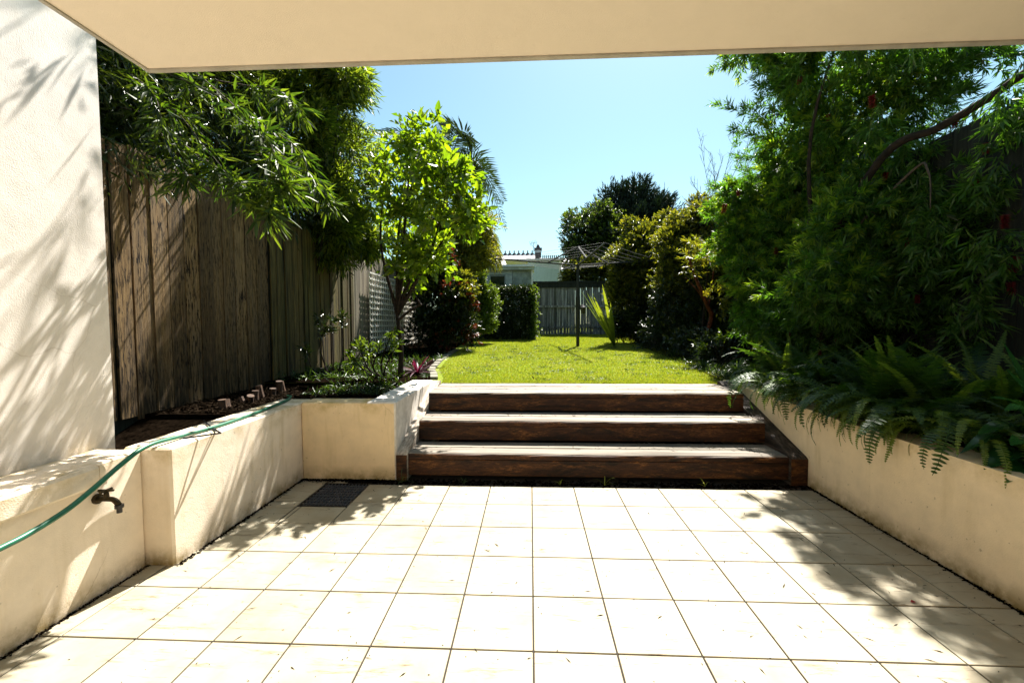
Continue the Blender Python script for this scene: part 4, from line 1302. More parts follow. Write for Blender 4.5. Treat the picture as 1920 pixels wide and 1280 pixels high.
# ---- thin stemmed small shrubs in front of the left fence
def stem_plant(name, label, cat, base, stems, m, ll, lw, seed, group=None, per=9, n_obj=0, bark='bark', r0=0.011, clump=0.16):
    r = np.random.default_rng(seed)
    t = thing(name, base, label, cat, group)
    P, D = [], []
    for s in stems:
        pts = spline([base] + [tuple(q) for q in s], 5)
        b = MB(); b.tube(pts, list(np.linspace(r0, r0 * 0.4, len(pts))), 6); b.build('stem', M[bark], t, True)
        tip = np.array(tuple(pts[-1])); d = unit((tip - np.array(tuple(pts[-4])))[None])[0]
        for k in range(per):
            P.append(tip - d * clump * r.uniform(0, 1) + r.normal(size=3) * 0.015); D.append(d * 0.5 + r.normal(size=3) * 0.5)
    leaf_mesh('foliage', twig_leaves(r, np.array(P), unit(np.array(D)), 0.07, 4, 0.8, 0.15, ll, lw), m, t, r, n_obj, up=0.6)
    return t


z0 = 0.63
stem_plant('leafy_shrub', 'thin dark leafy shrub standing against the mossy fence boards', 'shrub', (-2.75, 5.5, z0),
           [[at(625, 690, 5.4), at(622, 600, 5.3)], [at(610, 690, 5.4), at(600, 590, 5.4)], [at(640, 680, 5.4), at(640, 590, 5.3)], [at(590, 700, 5.4), at(570, 650, 5.3)], [at(600, 650, 5.3), at(612, 612, 5.2)]],
           L_dark, 0.085, 0.026, 71, per=14)
stem_plant('frangipani', 'low many stemmed shrub with dark bare stems near the corner of the steps wall', 'shrub', (-1.95, 5.45, z0),
           [[at(700, 690, 5.35), at(712, 650, 5.3)], [at(722, 690, 5.35), at(745, 645, 5.2)], [at(690, 690, 5.4), at(672, 640, 5.3)], [at(700, 690, 5.4), at(690, 640, 5.4)], [at(715, 680, 5.4), at(738, 615, 5.4)], [at(690, 700, 5.3), at(660, 670, 5.2)]],
           L_grn, 0.10, 0.034, 72, per=9, r0=0.017)
stem_plant('leafy_shrub', 'small lit leafy shrub at the foot of the lattice panel', 'shrub', (-2.5, 6.3, z0),
           [[at(680, 680, 6.2), at(668, 640, 6.2)], [at(690, 690, 6.2), at(690, 655, 6.1)], [at(672, 690, 6.2), at(655, 665, 6.2)]], L_grn, 0.09, 0.036, 73, per=14)

# ---- cordyline with purple straps (each leaf a part)
def strap_plant(name, label, cat, base, n, L, W, m, seed, spread=0.9, group=None, arch=0.5, vmin=0.35, azr=(0, 6.283)):
    r = np.random.default_rng(seed)
    t = thing(name, base, label, cat, group)
    for i in range(n):
        az = r.uniform(*azr); el = r.uniform(vmin, 1.35)
        d = np.array([math.cos(az) * math.cos(el), math.sin(az) * math.cos(el), math.sin(el)])
        ln = L * r.uniform(0.6, 1.1); side = np.array([-math.sin(az), math.cos(az), 0])
        V, F = [], []
        ns = 6
        for k in range(ns + 1):
            f = k / ns
            p = np.array(base) + d * ln * f; p[2] -= arch * ln * f * f * (0.4 + math.cos(el))
            p[:2] += d[:2] * arch * 0.3 * ln * f * f
            ww = W * (math.sin(math.pi * (0.12 + 0.88 * f)) ** 0.7 if f < 1 else 0.02)
            nn = np.cross(side, d) * ww * 0.2
            V += [tuple(p - side * ww / 2 + nn), tuple(p), tuple(p + side * ww / 2 + nn)]
            if k:
                a = (k - 1) * 3
                F += [(a, a + 1, a + 4, a + 3), (a + 1, a + 2, a + 5, a + 4)]
        mesh('leaf', V, F, m, t, True)
    return t


strap_plant('cordyline', 'small purple leaved plant at the left edge of the lawn by the tree', 'plant', tuple(at(783, 700, 5.9)), 40, 0.42, 0.034, L_pur, 81, arch=0.35)
strap_plant('strap_leaf_plant', 'upright bright yellow green strap leaves beside the lawn at the right of the clothesline', 'plant', (2.15, 10.6, 0.79), 11, 1.75, 0.09, L_strap, 82, arch=0.10, vmin=0.95, azr=(2.2, 4.2))
for i, (px, py, yy) in enumerate(((828, 672, 6.6), (872, 655, 8.6), (800, 708, 5.5))):
    strap_plant('grass_tuft', ['small pale green grass tuft on the lawn edge next to the purple plant', 'green grass tuft at the foot of the red tipped shrub', 'grass tuft just behind the left end of the top step'][i], 'grass tuft',
                tuple(at(px, py, yy)), 34, 0.16, 0.010, L_bed, 90 + i, arch=0.5, group='grass tufts along the left edging')

# ---- cut bamboo stumps and dead pieces
RS = random.Random(9)
for i, (px, py, hgt) in enumerate(((418, 757, 0.13), (425, 750, 0.10), (455, 752, 0.08), (468, 748, 0.10), (478, 742, 0.14), (490, 738, 0.19), (510, 733, 0.12), (523, 730, 0.20), (530, 728, 0.17))):
    q = at(px, py, [3.65, 3.75, 3.95, 4.0, 4.1, 4.2, 4.35, 4.5, 4.6][i])
    q.z = 0.61
    b = MB(); ln = Vector((RS.uniform(-.03, .03), RS.uniform(-.02, .02), hgt * 0.75)); b.tube([q, q + ln * 0.5, q + ln], [0.036, 0.033, 0.034], 8)
    o = b.build('cut_stump', M['stump'])
    tag(o, ['short cut bamboo stump nearest the white wall', 'second cut stump from the white wall', 'low cut stump behind the hose', 'cut stump left of the tall pair', 'mid height cut stump in the row', 'tall brown cut stump in the row', 'short cut stump between two tall ones', 'tallest split brown stump', 'rightmost brown stump of the row'][i] + ' against the paling fence', 'stump', 'cut stumps at the foot of the fence')

# ================================================================== RIGHT SIDE PLANTS
# ---- bottlebrush
bot = [A(1560, 170, 5.6, 105, 900), A(1680, 150, 5.2, 95, 700), A(1760, 120, 4.8, 70, 380), A(1500, 260, 5.8, 75, 620), A(1600, 290, 5.4, 95, 850), A(1480, 110, 5.6, 45, 260),
       A(1440, 380, 6.4, 72, 850), A(1380, 385, 6.6, 38, 420), A(1400, 440, 6.4, 50, 600), A(1500, 430, 5.8, 70, 750), A(1600, 450, 5.3, 100, 1500), A(1500, 530, 5.6, 70, 1000), A(1440, 590, 5.8, 50, 600), A(1420, 520, 6.0, 45, 420),
       A(1700, 380, 4.8, 100, 1400), A(1820, 400, 4.3, 110, 1200), A(1760, 500, 4.4, 110, 1400), A(1880, 480, 4.0, 110, 1100), A(1620, 600, 4.9, 90, 1000), A(1880, 620, 4.0, 90, 700), A(1480, 640, 5.3, 50, 450)]
bot += [A(1560, 540, 4.5, 70, 600), A(1600, 420, 4.6, 70, 500), ((3.15, 5.6, 5.3), (0.42, 0.9, 0.3), 330), ((3.4, 4.5, 5.0), (0.55, 1.2, 0.4), 680), ((3.5, 3.6, 4.9), (0.5, 0.6, 0.3), 160)]  # last three clumps hang unseen overhead, added to shade the tiles
bot = [(c_, r_, int(n_ * (0.55 if c_[2] < 4.6 else 1))) for c_, r_, n_ in bot]
fk = (3.4, 5.1, 2.0)
bt = shrub('bottlebrush_tree', 'large weeping bottlebrush with narrow green leaves and crimson flowers filling the right side', 'tree', (3.3, 4.8, 0.57), bot, L_bot, 0.105, 0.017, k=18, tl=0.12, ang=1.0, droop=0.08, seed=20,
           shape='lance', n_obj=290, trunk=0.03, fork=fk, lumps=40, upb=-0.05,
           extra=[(L_botlit, 0.4, lambda P, D: (P[:, 0] / P[:, 1] < 0.86) & (P[:, 2] > 1.7) & chi(P, 2.5, 0.3, 5))], stems=True)
rng = np.random.default_rng(22)
Pt, Dt = [], []
for (px, py, qx, qy, Y_) in ((1440, 225, 1345, 198, 5.8), (1430, 260, 1378, 240, 5.8), (1460, 110, 1432, 105, 5.6), (1470, 170, 1425, 160, 5.6), (1420, 400, 1330, 410, 6.5), (1390, 350, 1335, 350, 6.6), (1400, 470, 1345, 490, 6.4), (1780, 130, 1868, 88, 4.6), (1750, 200, 1810, 170, 4.6),
                             (1460, 300, 1400, 290, 5.9), (1700, 120, 1860, 100, 4.8), (1460, 560, 1395, 600, 5.8)):
    a, b_ = at(px, py, Y_), at(qx, qy, Y_ - 0.15)
    for k in range(22):
        f = k / 21
        Pt.append(a.lerp(b_, f)); v = (b_ - a).normalized() * 0.9 + Vector(tuple(rng.normal(size=3) * 0.35)); Dt.append(v.normalized())
leaf_mesh('tip_foliage', twig_leaves(rng, np.array(Pt), np.array(Dt), 0.13, 10, 0.75, 0.08, 0.10, 0.016), L_bot, bt, rng, up=0.6)
# hanging sprays in front
Pt, Dt = [], []
for (px, py, Y_) in ((1720, 400, 4.0), (1745, 420, 3.9), (1760, 380, 3.9), (1850, 300, 3.6), (1880, 180, 3.6), (1900, 150, 3.4), (1690, 250, 4.4), (1640, 210, 4.6), (1860, 430, 3.4), (1690, 520, 4.2), (1820, 540, 3.6), (1590, 560, 4.6), (1560, 500, 4.8), (1650, 660, 4.2), (1740, 330, 4.1), (1530, 640, 4.8)):
    c0 = at(px, py, Y_)
    for k in range(26):
        f = rng.uniform(0, 1)
        Pt.append(c0 + Vector(tuple(rng.normal(size=3) * 0.06)) - Vector((0, 0, 0.32 * f))); v = Vector((rng.normal() * 0.6, rng.normal() * 0.6, -0.7)); Dt.append(v.normalized())
leaf_mesh('hanging_foliage', twig_leaves(rng, np.array(Pt), np.array(Dt), 0.14, 12, 0.8, 0.12, 0.115, 0.018), L_bot, bt, rng, up=0.6, shape='lance')
# leaning limb
b = MB(); b.tube(spline([fk, at(1650, 300, 4.3), at(1760, 240, 3.9), at(1860, 180, 3.6), at(1960, 110, 3.4), at(2080, 40, 3.3)], 6), list(np.linspace(0.04, 0.026, 31)), 9); b.build('limb', M['bark'], bt, True)
b = MB(); b.tube(spline([fk, at(1700, 330, 4.2), at(1740, 320, 4.0), at(1745, 400, 3.95)], 6), list(np.linspace(0.02, 0.004, 19)), 5); b.build('limb', M['twig'], bt, True)
# limbs and leaves high above the camera's frame that dapple the tiles
P_, D_ = blob_twigs(rng, [((3.2, 4.5, 4.4), (0.55, 1.0, 0.5), 520), ((3.35, 3.5, 4.3), (0.4, 0.7, 0.5), 420)], 18)
leaf_mesh('crown_foliage', twig_leaves(rng, P_, D_, 0.2, 11, 0.75, 0.1, 0.082, 0.013), L_bot, bt, rng)

# crimson brushes
def brush(parent, c, axis, L, Rr, seed):
    r = np.random.default_rng(seed)
    n = 420
    axis = np.array(axis, float); axis /= np.linalg.norm(axis)
    Dd_ = np.repeat(axis[None], n, 0)
    t_ = r.uniform(-0.5, 0.5, n)
    Bp = np.array(c)[None] + Dd_ * (t_ * L)[:, None]
    U = perp(r, Dd_)
    data = (Bp, unit(U + Dd_ * 0.2 + r.normal(size=(n, 3)) * 0.12), np.full(n, Rr) * r.uniform(0.8, 1.1, n), np.full(n, 0.0035))
    o = leaf_mesh('flower', data, L_flow, parent, r, up=0.2)
    del o['kind']
    return o


for i, (px, py, Y_, s) in enumerate(((1635, 190, 4.5, 1.2), (1358, 390, 6.1, 1.3), (1384, 362, 6.1, 0.8), (1618, 345, 4.7, 1.2), (1884, 415, 3.4, 1.0), (1578, 713, 4.1, 0.7), (1537, 660, 4.6, 0.6), (1702, 455, 4.2, 0.9), (1848, 278, 3.7, 0.9), (1902, 495, 3.5, 1.2), (1553, 220, 5.0, 0.7), (1570, 635, 4.7, 0.5), (1830, 345, 3.7, 0.8), (1480, 625, 5.2, 0.7), (1896, 540, 3.5, 1.0), (1500, 150, 5.0, 0.9), (1720, 560, 4.0, 0.8), (1455, 470, 5.6, 0.9), (1790, 230, 4.0, 0.9), (1660, 330, 4.4, 0.8))):
    brush(bt, tuple(at(px, py, Y_)), (0.15 * (-1) ** i, 0.1, -1), 0.10 * s, 0.032 * s, 300 + i)

# ---- shrubs on the right of the lawn
shrub('leafy_shrub', 'tall yellow tipped shrub at the right of the clothesline', 'shrub', (3.1, 12.0, 0.85),
      [A(1215, 460, 11.8, 45, 1300), A(1190, 520, 11.6, 42, 1000), A(1235, 540, 11.5, 50, 1200), A(1180, 580, 11.6, 36, 700), A(1200, 610, 11.4, 36, 700), A(1240, 440, 11.8, 28, 500), A(1165, 615, 11.8, 22, 300), A(1185, 480, 11.6, 34, 700), A(1172, 545, 11.6, 28, 500)],
      L_dark, 0.085, 0.036, k=7, tl=0.18, seed=23, trunk=0.04, extra=[(L_yel, 1.3, lambda P, D: (P[:, 2] > 1.9) & chi(P, 1.6, 0.2, 6))])
shrub('leafy_shrub', 'broad olive green shrub between the yellow tipped shrub and the bottlebrush', 'shrub', (3.3, 9.6, 0.8),
      [A(1290, 450, 9.8, 55, 1700), A(1330, 500, 9.2, 62, 1800), A(1270, 540, 9.4, 55, 1500), A(1300, 610, 9.0, 48, 1200), A(1375, 560, 8.6, 50, 1000), A(1250, 620, 9.4, 40, 700), A(1340, 440, 9.2, 40, 700), A(1220, 640, 10.0, 26, 300), A(1300, 650, 8.0, 40, 600), A(1385, 500, 8.4, 48, 900), A(1310, 420, 9.6, 40, 700), A(1395, 610, 7.6, 40, 600), A(1345, 665, 7.2, 36, 400)],
      L_dark, 0.062, 0.028, k=7, tl=0.16, seed=24, trunk=0.04, extra=[(L_yel, 1.0, lambda P, D: (P[:, 2] > 2.2) & chi(P, 2.2, 0.22, 7))])
# red barked small tree
rt = thing('small_tree', (3.15, 7.9, 0.75), 'slim red barked tree leaning in front of the dark shrubs on the right', 'tree')
for pts, r0, r1 in (([(3.15, 7.9, 0.7), at(1333, 600, 7.8), at(1325, 570, 7.7), at(1300, 510, 7.6), at(1290, 470, 7.6)], 0.05, 0.018), ([at(1328, 580, 7.75), at(1335, 530, 7.7), at(1342, 480, 7.7)], 0.022, 0.008), ([at(1322, 568, 7.7), at(1308, 545, 7.6), at(1285, 520, 7.5)], 0.012, 0.005)):
    b = MB(); p_ = spline(pts, 6); b.tube(p_, list(np.linspace(r0, r1, len(p_))), 8); b.build('trunk' if r0 > 0.03 else 'limb', M['redbark'], rt, True)
rng = np.random.default_rng(26)
P_, D_ = blob_twigs(rng, [A(1345, 560, 7.5, 22, 45), A(1320, 470, 7.6, 34, 90), A(1300, 490, 7.5, 24, 40)], 6)
leaf_mesh('foliage', twig_leaves(rng, P_, D_, 0.16, 6, 0.8, 0.25, 0.10, 0.024), L_yel, rt, rng)
b = MB()
yc = np.array(tuple(at(1323, 550, 7.3)))
fl = thing('hibiscus_flower', tuple(yc), 'single bright yellow flower in front of the dark right hand shrubs', 'flower')
for k in range(5):
    a = k * 1.2566
    V = [tuple(yc), tuple(yc + np.array([math.cos(a - 0.5) * 0.05, -0.01, math.sin(a - 0.5) * 0.05])), tuple(yc + np.array([math.cos(a) * 0.075, -0.03, math.sin(a) * 0.075])), tuple(yc + np.array([math.cos(a + 0.5) * 0.05, -0.01, math.sin(a + 0.5) * 0.05]))]
    mesh('petal', V, [(0, 1, 2), (0, 2, 3)], L_yfl, fl)

# bare twiggy shrub poking above
tw_ = thing('bare_shrub', (3.4, 8.4, 0.8), 'leafless wispy twigs sticking up against the sky right of centre', 'shrub')
RT = random.Random(77)
b = MB()
for (px, py) in ((1312, 255), (1376, 262), (1335, 290), (1355, 300), (1300, 345), (1290, 380), (1340, 330), (1405, 270)):
    s = at(1335 + RT.uniform(-15, 15), 420, 8.3)
    e = at(px, py, 8.3 + RT.uniform(-.3, .3))
    mid = s.lerp(e, 0.5) + Vector((RT.uniform(-.06, .06), 0, 0.05))
    pts = spline([s, mid, e], 8)
    b.tube(pts, list(np.linspace(0.007, 0.003, len(pts))), 4)
    for i in range(3, len(pts), 1):
        if RT.random() < 0.9:
            dd = (pts[i] - pts[i - 1]).normalized()
            v = (dd + Vector((RT.uniform(-.8, .8), RT.uniform(-.5, .5), RT.uniform(-.1, .5)))).normalized() * RT.uniform(0.10, 0.28)
            q = pts[i] + v * 0.6
            b.tube([pts[i], q, pts[i] + v + Vector((0, 0, 0.03))], [0.0035, 0.003, 0.002], 4)
            b.tube([q, q + Vector((RT.uniform(-.1, .1), 0, RT.uniform(.03, .1)))], [0.003, 0.002], 4)
b.build('twigs', M['twig'], tw_)
b = MB(); b.tube([(3.4, 8.4, 0.75), at(1335, 425, 8.3)], [0.03, 0.012], 6); b.build('stem', M['bark'], tw_)
b = MB(); p_ = at(1403, 300, 6.6); b.tube([at(1400, 340, 6.6), p_, at(1402, 275, 6.6)], 0.003, 4)
o = b.build('flower_stalk', M['twig']); tag(o, 'lone dry seed stalk rising above the left side of the bottlebrush', 'stalk')

# conifer and round tree beyond
rng = np.random.default_rng(27)
con = thing('conifer_tree', (5.2, 20.5, 0.9), 'dark conifer with ragged top behind the yellow tipped shrub', 'tree')
P_, D_ = blob_twigs(rng, [A(1190, 420, 20.5, 55, 1700), A(1235, 410, 20.5, 28, 500), A(1150, 400, 20.5, 32, 500), A(1190, 380, 20.5, 28, 500), A(1200, 480, 20.5, 62, 1200)], 24, upb=0.5)
leaf_mesh('foliage', twig_leaves(rng, P_, D_, 0.45, 8, 0.5, -0.1, 0.22, 0.05), L_con, con, rng, up=0.4)
Pt, Dt = [], []
for (qx, qy) in ((1187, 348), (1165, 362), (1213, 357), (1252, 378), (1145, 385), (1240, 392), (1200, 365), (1138, 400), (1228, 366), (1175, 356)):
    a, b_ = at(1190 + (qx - 1190) * 0.4, 425, 20.5), at(qx, qy, 20.4)
    for k in range(26):
        f = k / 25
        Pt.append(a.lerp(b_, f)); v = (b_ - a).normalized() + Vector(tuple(rng.normal(size=3) * (0.5 - 0.3 * f))); Dt.append(v.normalized())
leaf_mesh('leader_foliage', twig_leaves(rng, np.array(Pt), np.array(Dt), 0.3, 7, 0.5, -0.1, 0.2, 0.045), L_con, con, rng, up=0.4)
b = MB(); b.tube([(5.2, 20.5, 0.5), (5.2, 20.5, 4), tuple(at(1190, 380, 20.5))], [0.22, 0.14, 0.04], 8); b.build('trunk', M['bark'], con)
shrub('round_tree', 'rounded green tree left of the dark conifer behind the clothesline', 'tree', (3.0, 19.0, 0.9),
      [A(1110, 440, 19, 42, 1300), A(1090, 470, 19, 30, 700), A(1140, 460, 19, 45, 1000), A(1130, 420, 19, 30, 600)], L_dark, 0.13, 0.06, k=7, tl=0.28, seed=28, trunk=0.1, extra=[(L_grn, 0.5, lambda P, D: (P[:, 2] > 4.6) & chi(P, 1.4, 0.4, 9))])
shrub('climber', 'yellow green climber spilling over the top of the back fence', 'climbing plant', (2.9, 17.0, 0.9),
      [A(1085, 512, 17.0, 20, 450), A(1120, 505, 17.0, 24, 600), A(1155, 505, 16.8, 26, 600), A(1180, 490, 16.8, 30, 600), A(1065, 520, 17, 13, 200)], L_dark, 0.09, 0.042, k=7, tl=0.18, seed=29, trunk=0.03, extra=[(L_yel, 1.0, lambda P, D: chi(P, 2, 0.25, 10))])

# ---- ground cover and small plants on the right bed
for i, (x_, y_) in enumerate(((2.75, 5.6), (3.0, 6.1), (2.65, 6.4), (3.3, 5.7), (2.6, 5.25), (3.0, 7.0), (2.8, 8.2))):
    strap_plant('grass_tuft', ['lush grass tuft just behind the right end of the top step', 'grass tuft in the shade left of the bottlebrush', 'grass tuft at the right lawn edge in half shade', 'grass tuft under the bottlebrush left flank', 'grass tuft leaning over the top of the right wall', 'dark grass tuft below the red barked tree', 'dark grass tuft at the foot of the right shrubs'][i],
                'grass tuft', (x_, y_, lawn_z(y_)), 60, 0.36, 0.014, L_bed, 120 + i, arch=0.6, vmin=0.3, group='grass tufts in the right bed')
rng = np.random.default_rng(55)
stem_plant('leafy_shrub', 'sparse shrub with pale glinting leaves on long stems left of the bottlebrush', 'shrub', (3.0, 6.7, 0.7),
           [[at(1340, 650, 6.6), at(1310, 655, 6.5)], [at(1360, 640, 6.6), at(1375, 625, 6.5)], [at(1385, 650, 6.6), at(1400, 615, 6.5)], [at(1370, 660, 6.6), at(1350, 625, 6.4)], [at(1400, 660, 6.6), at(1420, 640, 6.3)]],
           L_grn, 0.085, 0.034, 74, per=10, r0=0.008)

# ---- ferns spilling over the right wall (each frond a part; a few shared frond meshes)
def fern_mesh(seed, L, m, arch_, np_=30, pw=0.014, pl=0.055):
    r = np.random.default_rng(seed)
    V, F = [], []
    pts = []
    for k in range(17):
        f = k / 16
        a = 1.25 - arch_ * f ** 1.4
        if not pts: pts.append(np.array([0., 0., 0.]))
        else: pts.append(pts[-1] + np.array([math.cos(a), r.normal() * 0.03, math.sin(a)]) * L / 16)
    b = MB(); b.tube([tuple(p) for p in pts], list(np.linspace(0.0028, 0.0012, 17)), 4)
    V, F = list(b.V), list(b.F)
    q = np.array(pts)
    for i in range(np_):
        f = (0.12 + 0.88 * i / np_) * 16; a = min(int(f), 15); g = f - a
        p = q[a] * (1 - g) + q[a + 1] * g
        d = q[a + 1] - q[a]; d /= np.linalg.norm(d)
        side = np.array([0, 1, 0.]); nrm = np.cross(d, side)
        ln = pl * (min(1, 0.45 + 2.2 * i / np_) * (1 - (i / np_) ** 2.6) + 0.12) * r.uniform(0.85, 1.1)
        for sg in (-1, 1):
            e = side * sg + d * 0.18 + nrm * r.uniform(-0.25, 0.15); e /= np.linalg.norm(e)
            n0 = len(V)
            V += [tuple(p - d * pw * 0.45), tuple(p + d * pw * 0.5), tuple(p + e * ln * 0.7 + d * pw * 0.4), tuple(p + e * ln), tuple(p + e * ln * 0.6 - d * pw * 0.35)]
            F += [(n0, n0 + 1, n0 + 2, n0 + 4), (n0 + 4, n0 + 2, n0 + 3)]
    me = bpy.data.meshes.new('frond'); me.from_pydata(V, [], F); me.update(); me.materials.append(m)
    return me


FM = [fern_mesh(1, 0.55, L_fern, 1.9), fern_mesh(2, 0.62, L_fern, 2.5), fern_mesh(3, 0.5, L_fern, 1.1), fern_mesh(4, 0.58, L_fernt, 2.9, 36, 0.012, 0.028), fern_mesh(5, 0.66, L_fern, 3.1), fern_mesh(6, 0.52, L_fernt, 0.9, 36, 0.012, 0.024)]
fern_pos = [(2.52, 4.35, 0.66), (2.55, 3.95, 0.62), (2.53, 3.60, 0.62), (2.56, 3.25, 0.62), (2.56, 2.92, 0.61), (2.56, 3.08, 0.61), (2.85, 4.15, 0.58), (2.95, 3.55, 0.58), (2.9, 3.05, 0.58), (3.2, 2.95, 0.58), (3.25, 3.8, 0.58), (3.3, 3.2, 0.58), (2.8, 4.6, 0.6), (3.4, 2.8, 0.58), (2.62, 4.75, 0.66), (2.54, 3.42, 0.62), (2.55, 2.88, 0.61), (2.54, 4.15, 0.64), (3.55, 2.6, 0.58), (2.75, 3.35, 0.58), (2.58, 2.72, 0.61), (2.60, 2.46, 0.61)]
fern_lab = ['fern spilling over the wall top nearest the steps', 'second fern along the wall top from the steps', 'third fern along the wall top from the steps', 'fern with long fronds hanging halfway along the right wall', 'fern drooping over the wall left of the glossy plant', 'fern hanging over the wall right above the glossy plant leaves',
            'upright fern behind the wall near the steps end', 'upright fern behind the middle of the right wall', 'tall fern in the middle of the bed by the bright glints', 'fern behind the glossy leaved plant', 'fern at the foot of the bottlebrush trunk', 'dark fern deep in the right bed', 'fern beside the grass tufts at the top of the steps', 'dark fern near the right fence', 'small fern at the far end of the right wall', 'fern hanging over the wall between the third and fourth ferns', 'low fern curling over the wall beside the longest hanging frond', 'small fern on the wall top near the upper steps', 'tall fern rising behind the glossy plant at the frame edge', 'bushy fern just inside the middle of the wall', 'fern hanging over the wall just left of the glossy leaves', 'fern drooping over the wall among the glossy leaves']
RFn = random.Random(17)
for i, (x_, y_, z_) in enumerate(fern_pos):
    t = thing('fern', (x_, y_, z_), fern_lab[i], 'fern', 'ferns in the right planter')
    edge = i < 6 or i in (14, 15, 16, 17, 20, 21)
    for k in range(22 if edge else 20):
        if edge:
            az = RFn.uniform(math.pi * 0.6, math.pi * 1.5) if k < 10 else RFn.uniform(0, 6.28)
            me = RFn.choice([FM[0], FM[1], FM[4], FM[3], FM[3], FM[3]])
        else:
            az = RFn.uniform(0, 6.28); me = RFn.choice([FM[2], FM[2], FM[0], FM[5], FM[5], FM[2]])
        o = bpy.data.objects.new('frond', me)
        o.parent = t
        s = RFn.uniform(0.8, 1.3) if edge else RFn.uniform(1.0, 1.75)
        o.rotation_euler = (RFn.uniform(-.25, .25), RFn.uniform(-.2, .3) if edge else RFn.uniform(-.25, .1), az)
        o.scale = (s, s, s)
        C.objects.link(o)

# ---- glossy broad leaved plant at the lower right
bp = thing('broad_leaf_plant', (2.72, 2.25, 0.58), 'glossy dark green broad leaved plant at the right frame edge above the wall', 'plant')


def big_leaf(parent, pts, W, m, fold=0.25):
    sp_ = spline(pts, 5)
    V, F = [], []
    n = len(sp_)
    for i, p in enumerate(sp_):
        f = i / (n - 1)
        d = (sp_[min(i + 1, n - 1)] - sp_[max(i - 1, 0)]).normalized()
        side = d.cross(Vector((0, 0, 1))).normalized(); nr = side.cross(d)
        ww = W * max(0.02, math.sin(math.pi * (0.06 + 0.94 * f)) ** 0.75)
        for s in (-1, -0.5, 0, 0.5, 1):
            q = p + side * ww / 2 * s + nr * ww * 0.5 * fold * abs(s); V.append(tuple(q))
        if i:
            a = (i - 1) * 5
            for k in range(4): F.append((a + k, a + k + 1, a + k + 6, a + k + 5))
    return mesh('leaf', V, F, m, parent, True)


root = Vector((2.78, 2.28, 0.60))
for (px, py, Y_, lift, W) in ((1845, 880, 2.22, 0.10, 0.15), (1832, 815, 2.32, 0.14, 0.14), (1885, 690, 2.35, 0.10, 0.08), (1855, 745, 2.35, 0.14, 0.13), (1895, 835, 2.1, 0.1, 0.11), (1888, 905, 2.1, 0.06, 0.12), (1800, 850, 2.35, 0.16, 0.12), (1960, 700, 2.3, 0.2, 0.09), (1880, 640, 2.5, 0.06, 0.07), (2000, 860, 2.0, 0.15, 0.1), (1885, 770, 2.2, 0.16, 0.10)):
    e = at(px, py, Y_)
    mid = root.lerp(e, 0.5) + Vector((0, 0, lift))
    big_leaf(bp, [root, mid, e], W, L_broad)

# ================================================================== GRASS, LITTER, WEEDS
rng = np.random.default_rng(91)
n = 170000
yy = 5.05 + 11.6 * rng.uniform(0, 1, n) ** 1.55
xl = np.interp(yy, [p[1] for p in LAWN_L], [p[0] for p in LAWN_L])
xx = xl + (3.3 - xl) * rng.uniform(0, 1, n)
P = np.stack([xx, yy, 0.656 + 0.0246 * (yy - 5.05) - 0.004], 1)
D = unit(np.stack([rng.normal(size=n) * 0.55, rng.normal(size=n) * 0.55, np.ones(n)], 1))
L = rng.uniform(0.012, 0.03, n); W = 0.0035 + 0.0007 * yy * rng.uniform(0.7, 1.3, n)
g = leaf_mesh('grass', (P, D, L, W), L_grass, None, rng, up=0.1)
g['kind'] = 'stuff'

n = 2600
P = np.stack([rng.uniform(-1.1, 2.25, n), 5.05 + np.abs(rng.normal(size=n)) * 0.02, np.full(n, 0.655)], 1)
D = unit(np.stack([rng.normal(size=n) * 0.7, -np.abs(rng.normal(size=n)) * 0.9, np.full(n, 0.7)], 1))
e_ = leaf_mesh('edge_grass', (P, D, rng.uniform(0.015, 0.05, n), np.full(n, 0.004)), L_grass, None, rng, up=0.1)
n = 5000
cx_ = rng.uniform(-1.0, 2.4, 90); cy_ = rng.uniform(5.2, 11, 90); k_ = rng.integers(0, 90, n)
P = np.stack([cx_[k_] + rng.normal(size=n) * 0.07, cy_[k_] + rng.normal(size=n) * 0.07, np.zeros(n)], 1); P[:, 2] = 0.656 + 0.0246 * (P[:, 1] - 5.05) + 0.004
D = unit(np.stack([rng.normal(size=n), rng.normal(size=n), np.full(n, 0.5)], 1))
e_ = leaf_mesh('lawn_weeds', (P, D, rng.uniform(0.015, 0.035, n), np.full(n, 0.011)), L_bed, None, rng, up=0.6)
# litter in the beds
def litter(name, n, xr, yr, z, m, L0, W0, seed, flat=0.25):
    r = np.random.default_rng(seed)
    P = np.stack([r.uniform(*xr, n), r.uniform(*yr, n), np.full(n, z) + r.uniform(0.002, 0.02, n)], 1)
    D = unit(np.stack([r.normal(size=n), r.normal(size=n), r.normal(size=n) * flat], 1))
    o = leaf_mesh(name, (P, D, L0 * r.uniform(0.4, 1.3, n), W0 * r.uniform(0.6, 1.3, n)), m, None, r, up=0.8)
    o['kind'] = 'stuff'
    return o


litter('leaf_litter', 3200, (-3.35, -2.36), (3.47, 5.0), 0.612, M['mulch'], 0.07, 0.014, 1)
litter('leaf_litter', 2500, (-2.33, -1.48), (3.82, 5.3), 0.620, M['mulch'], 0.06, 0.014, 2)
litter('leaf_litter', 3000, (2.62, 3.95), (1.5, 5.3), 0.575, M['mulch'], 0.06, 0.012, 3)
litter('ground_cover', 2600, (-2.5, -1.48), (4.3, 6.4), 0.63, L_bed, 0.07, 0.014, 4, 1.2)
litter('bed_ground_cover', 3500, (-3.3, -1.75), (5.1, 9.5), 0.70, L_bed, 0.11, 0.016, 15, 1.4)
litter('bed_ground_cover', 9000, (2.5, 3.9), (5.2, 9.0), 0.68, L_bed, 0.09, 0.014, 5, 1.2)


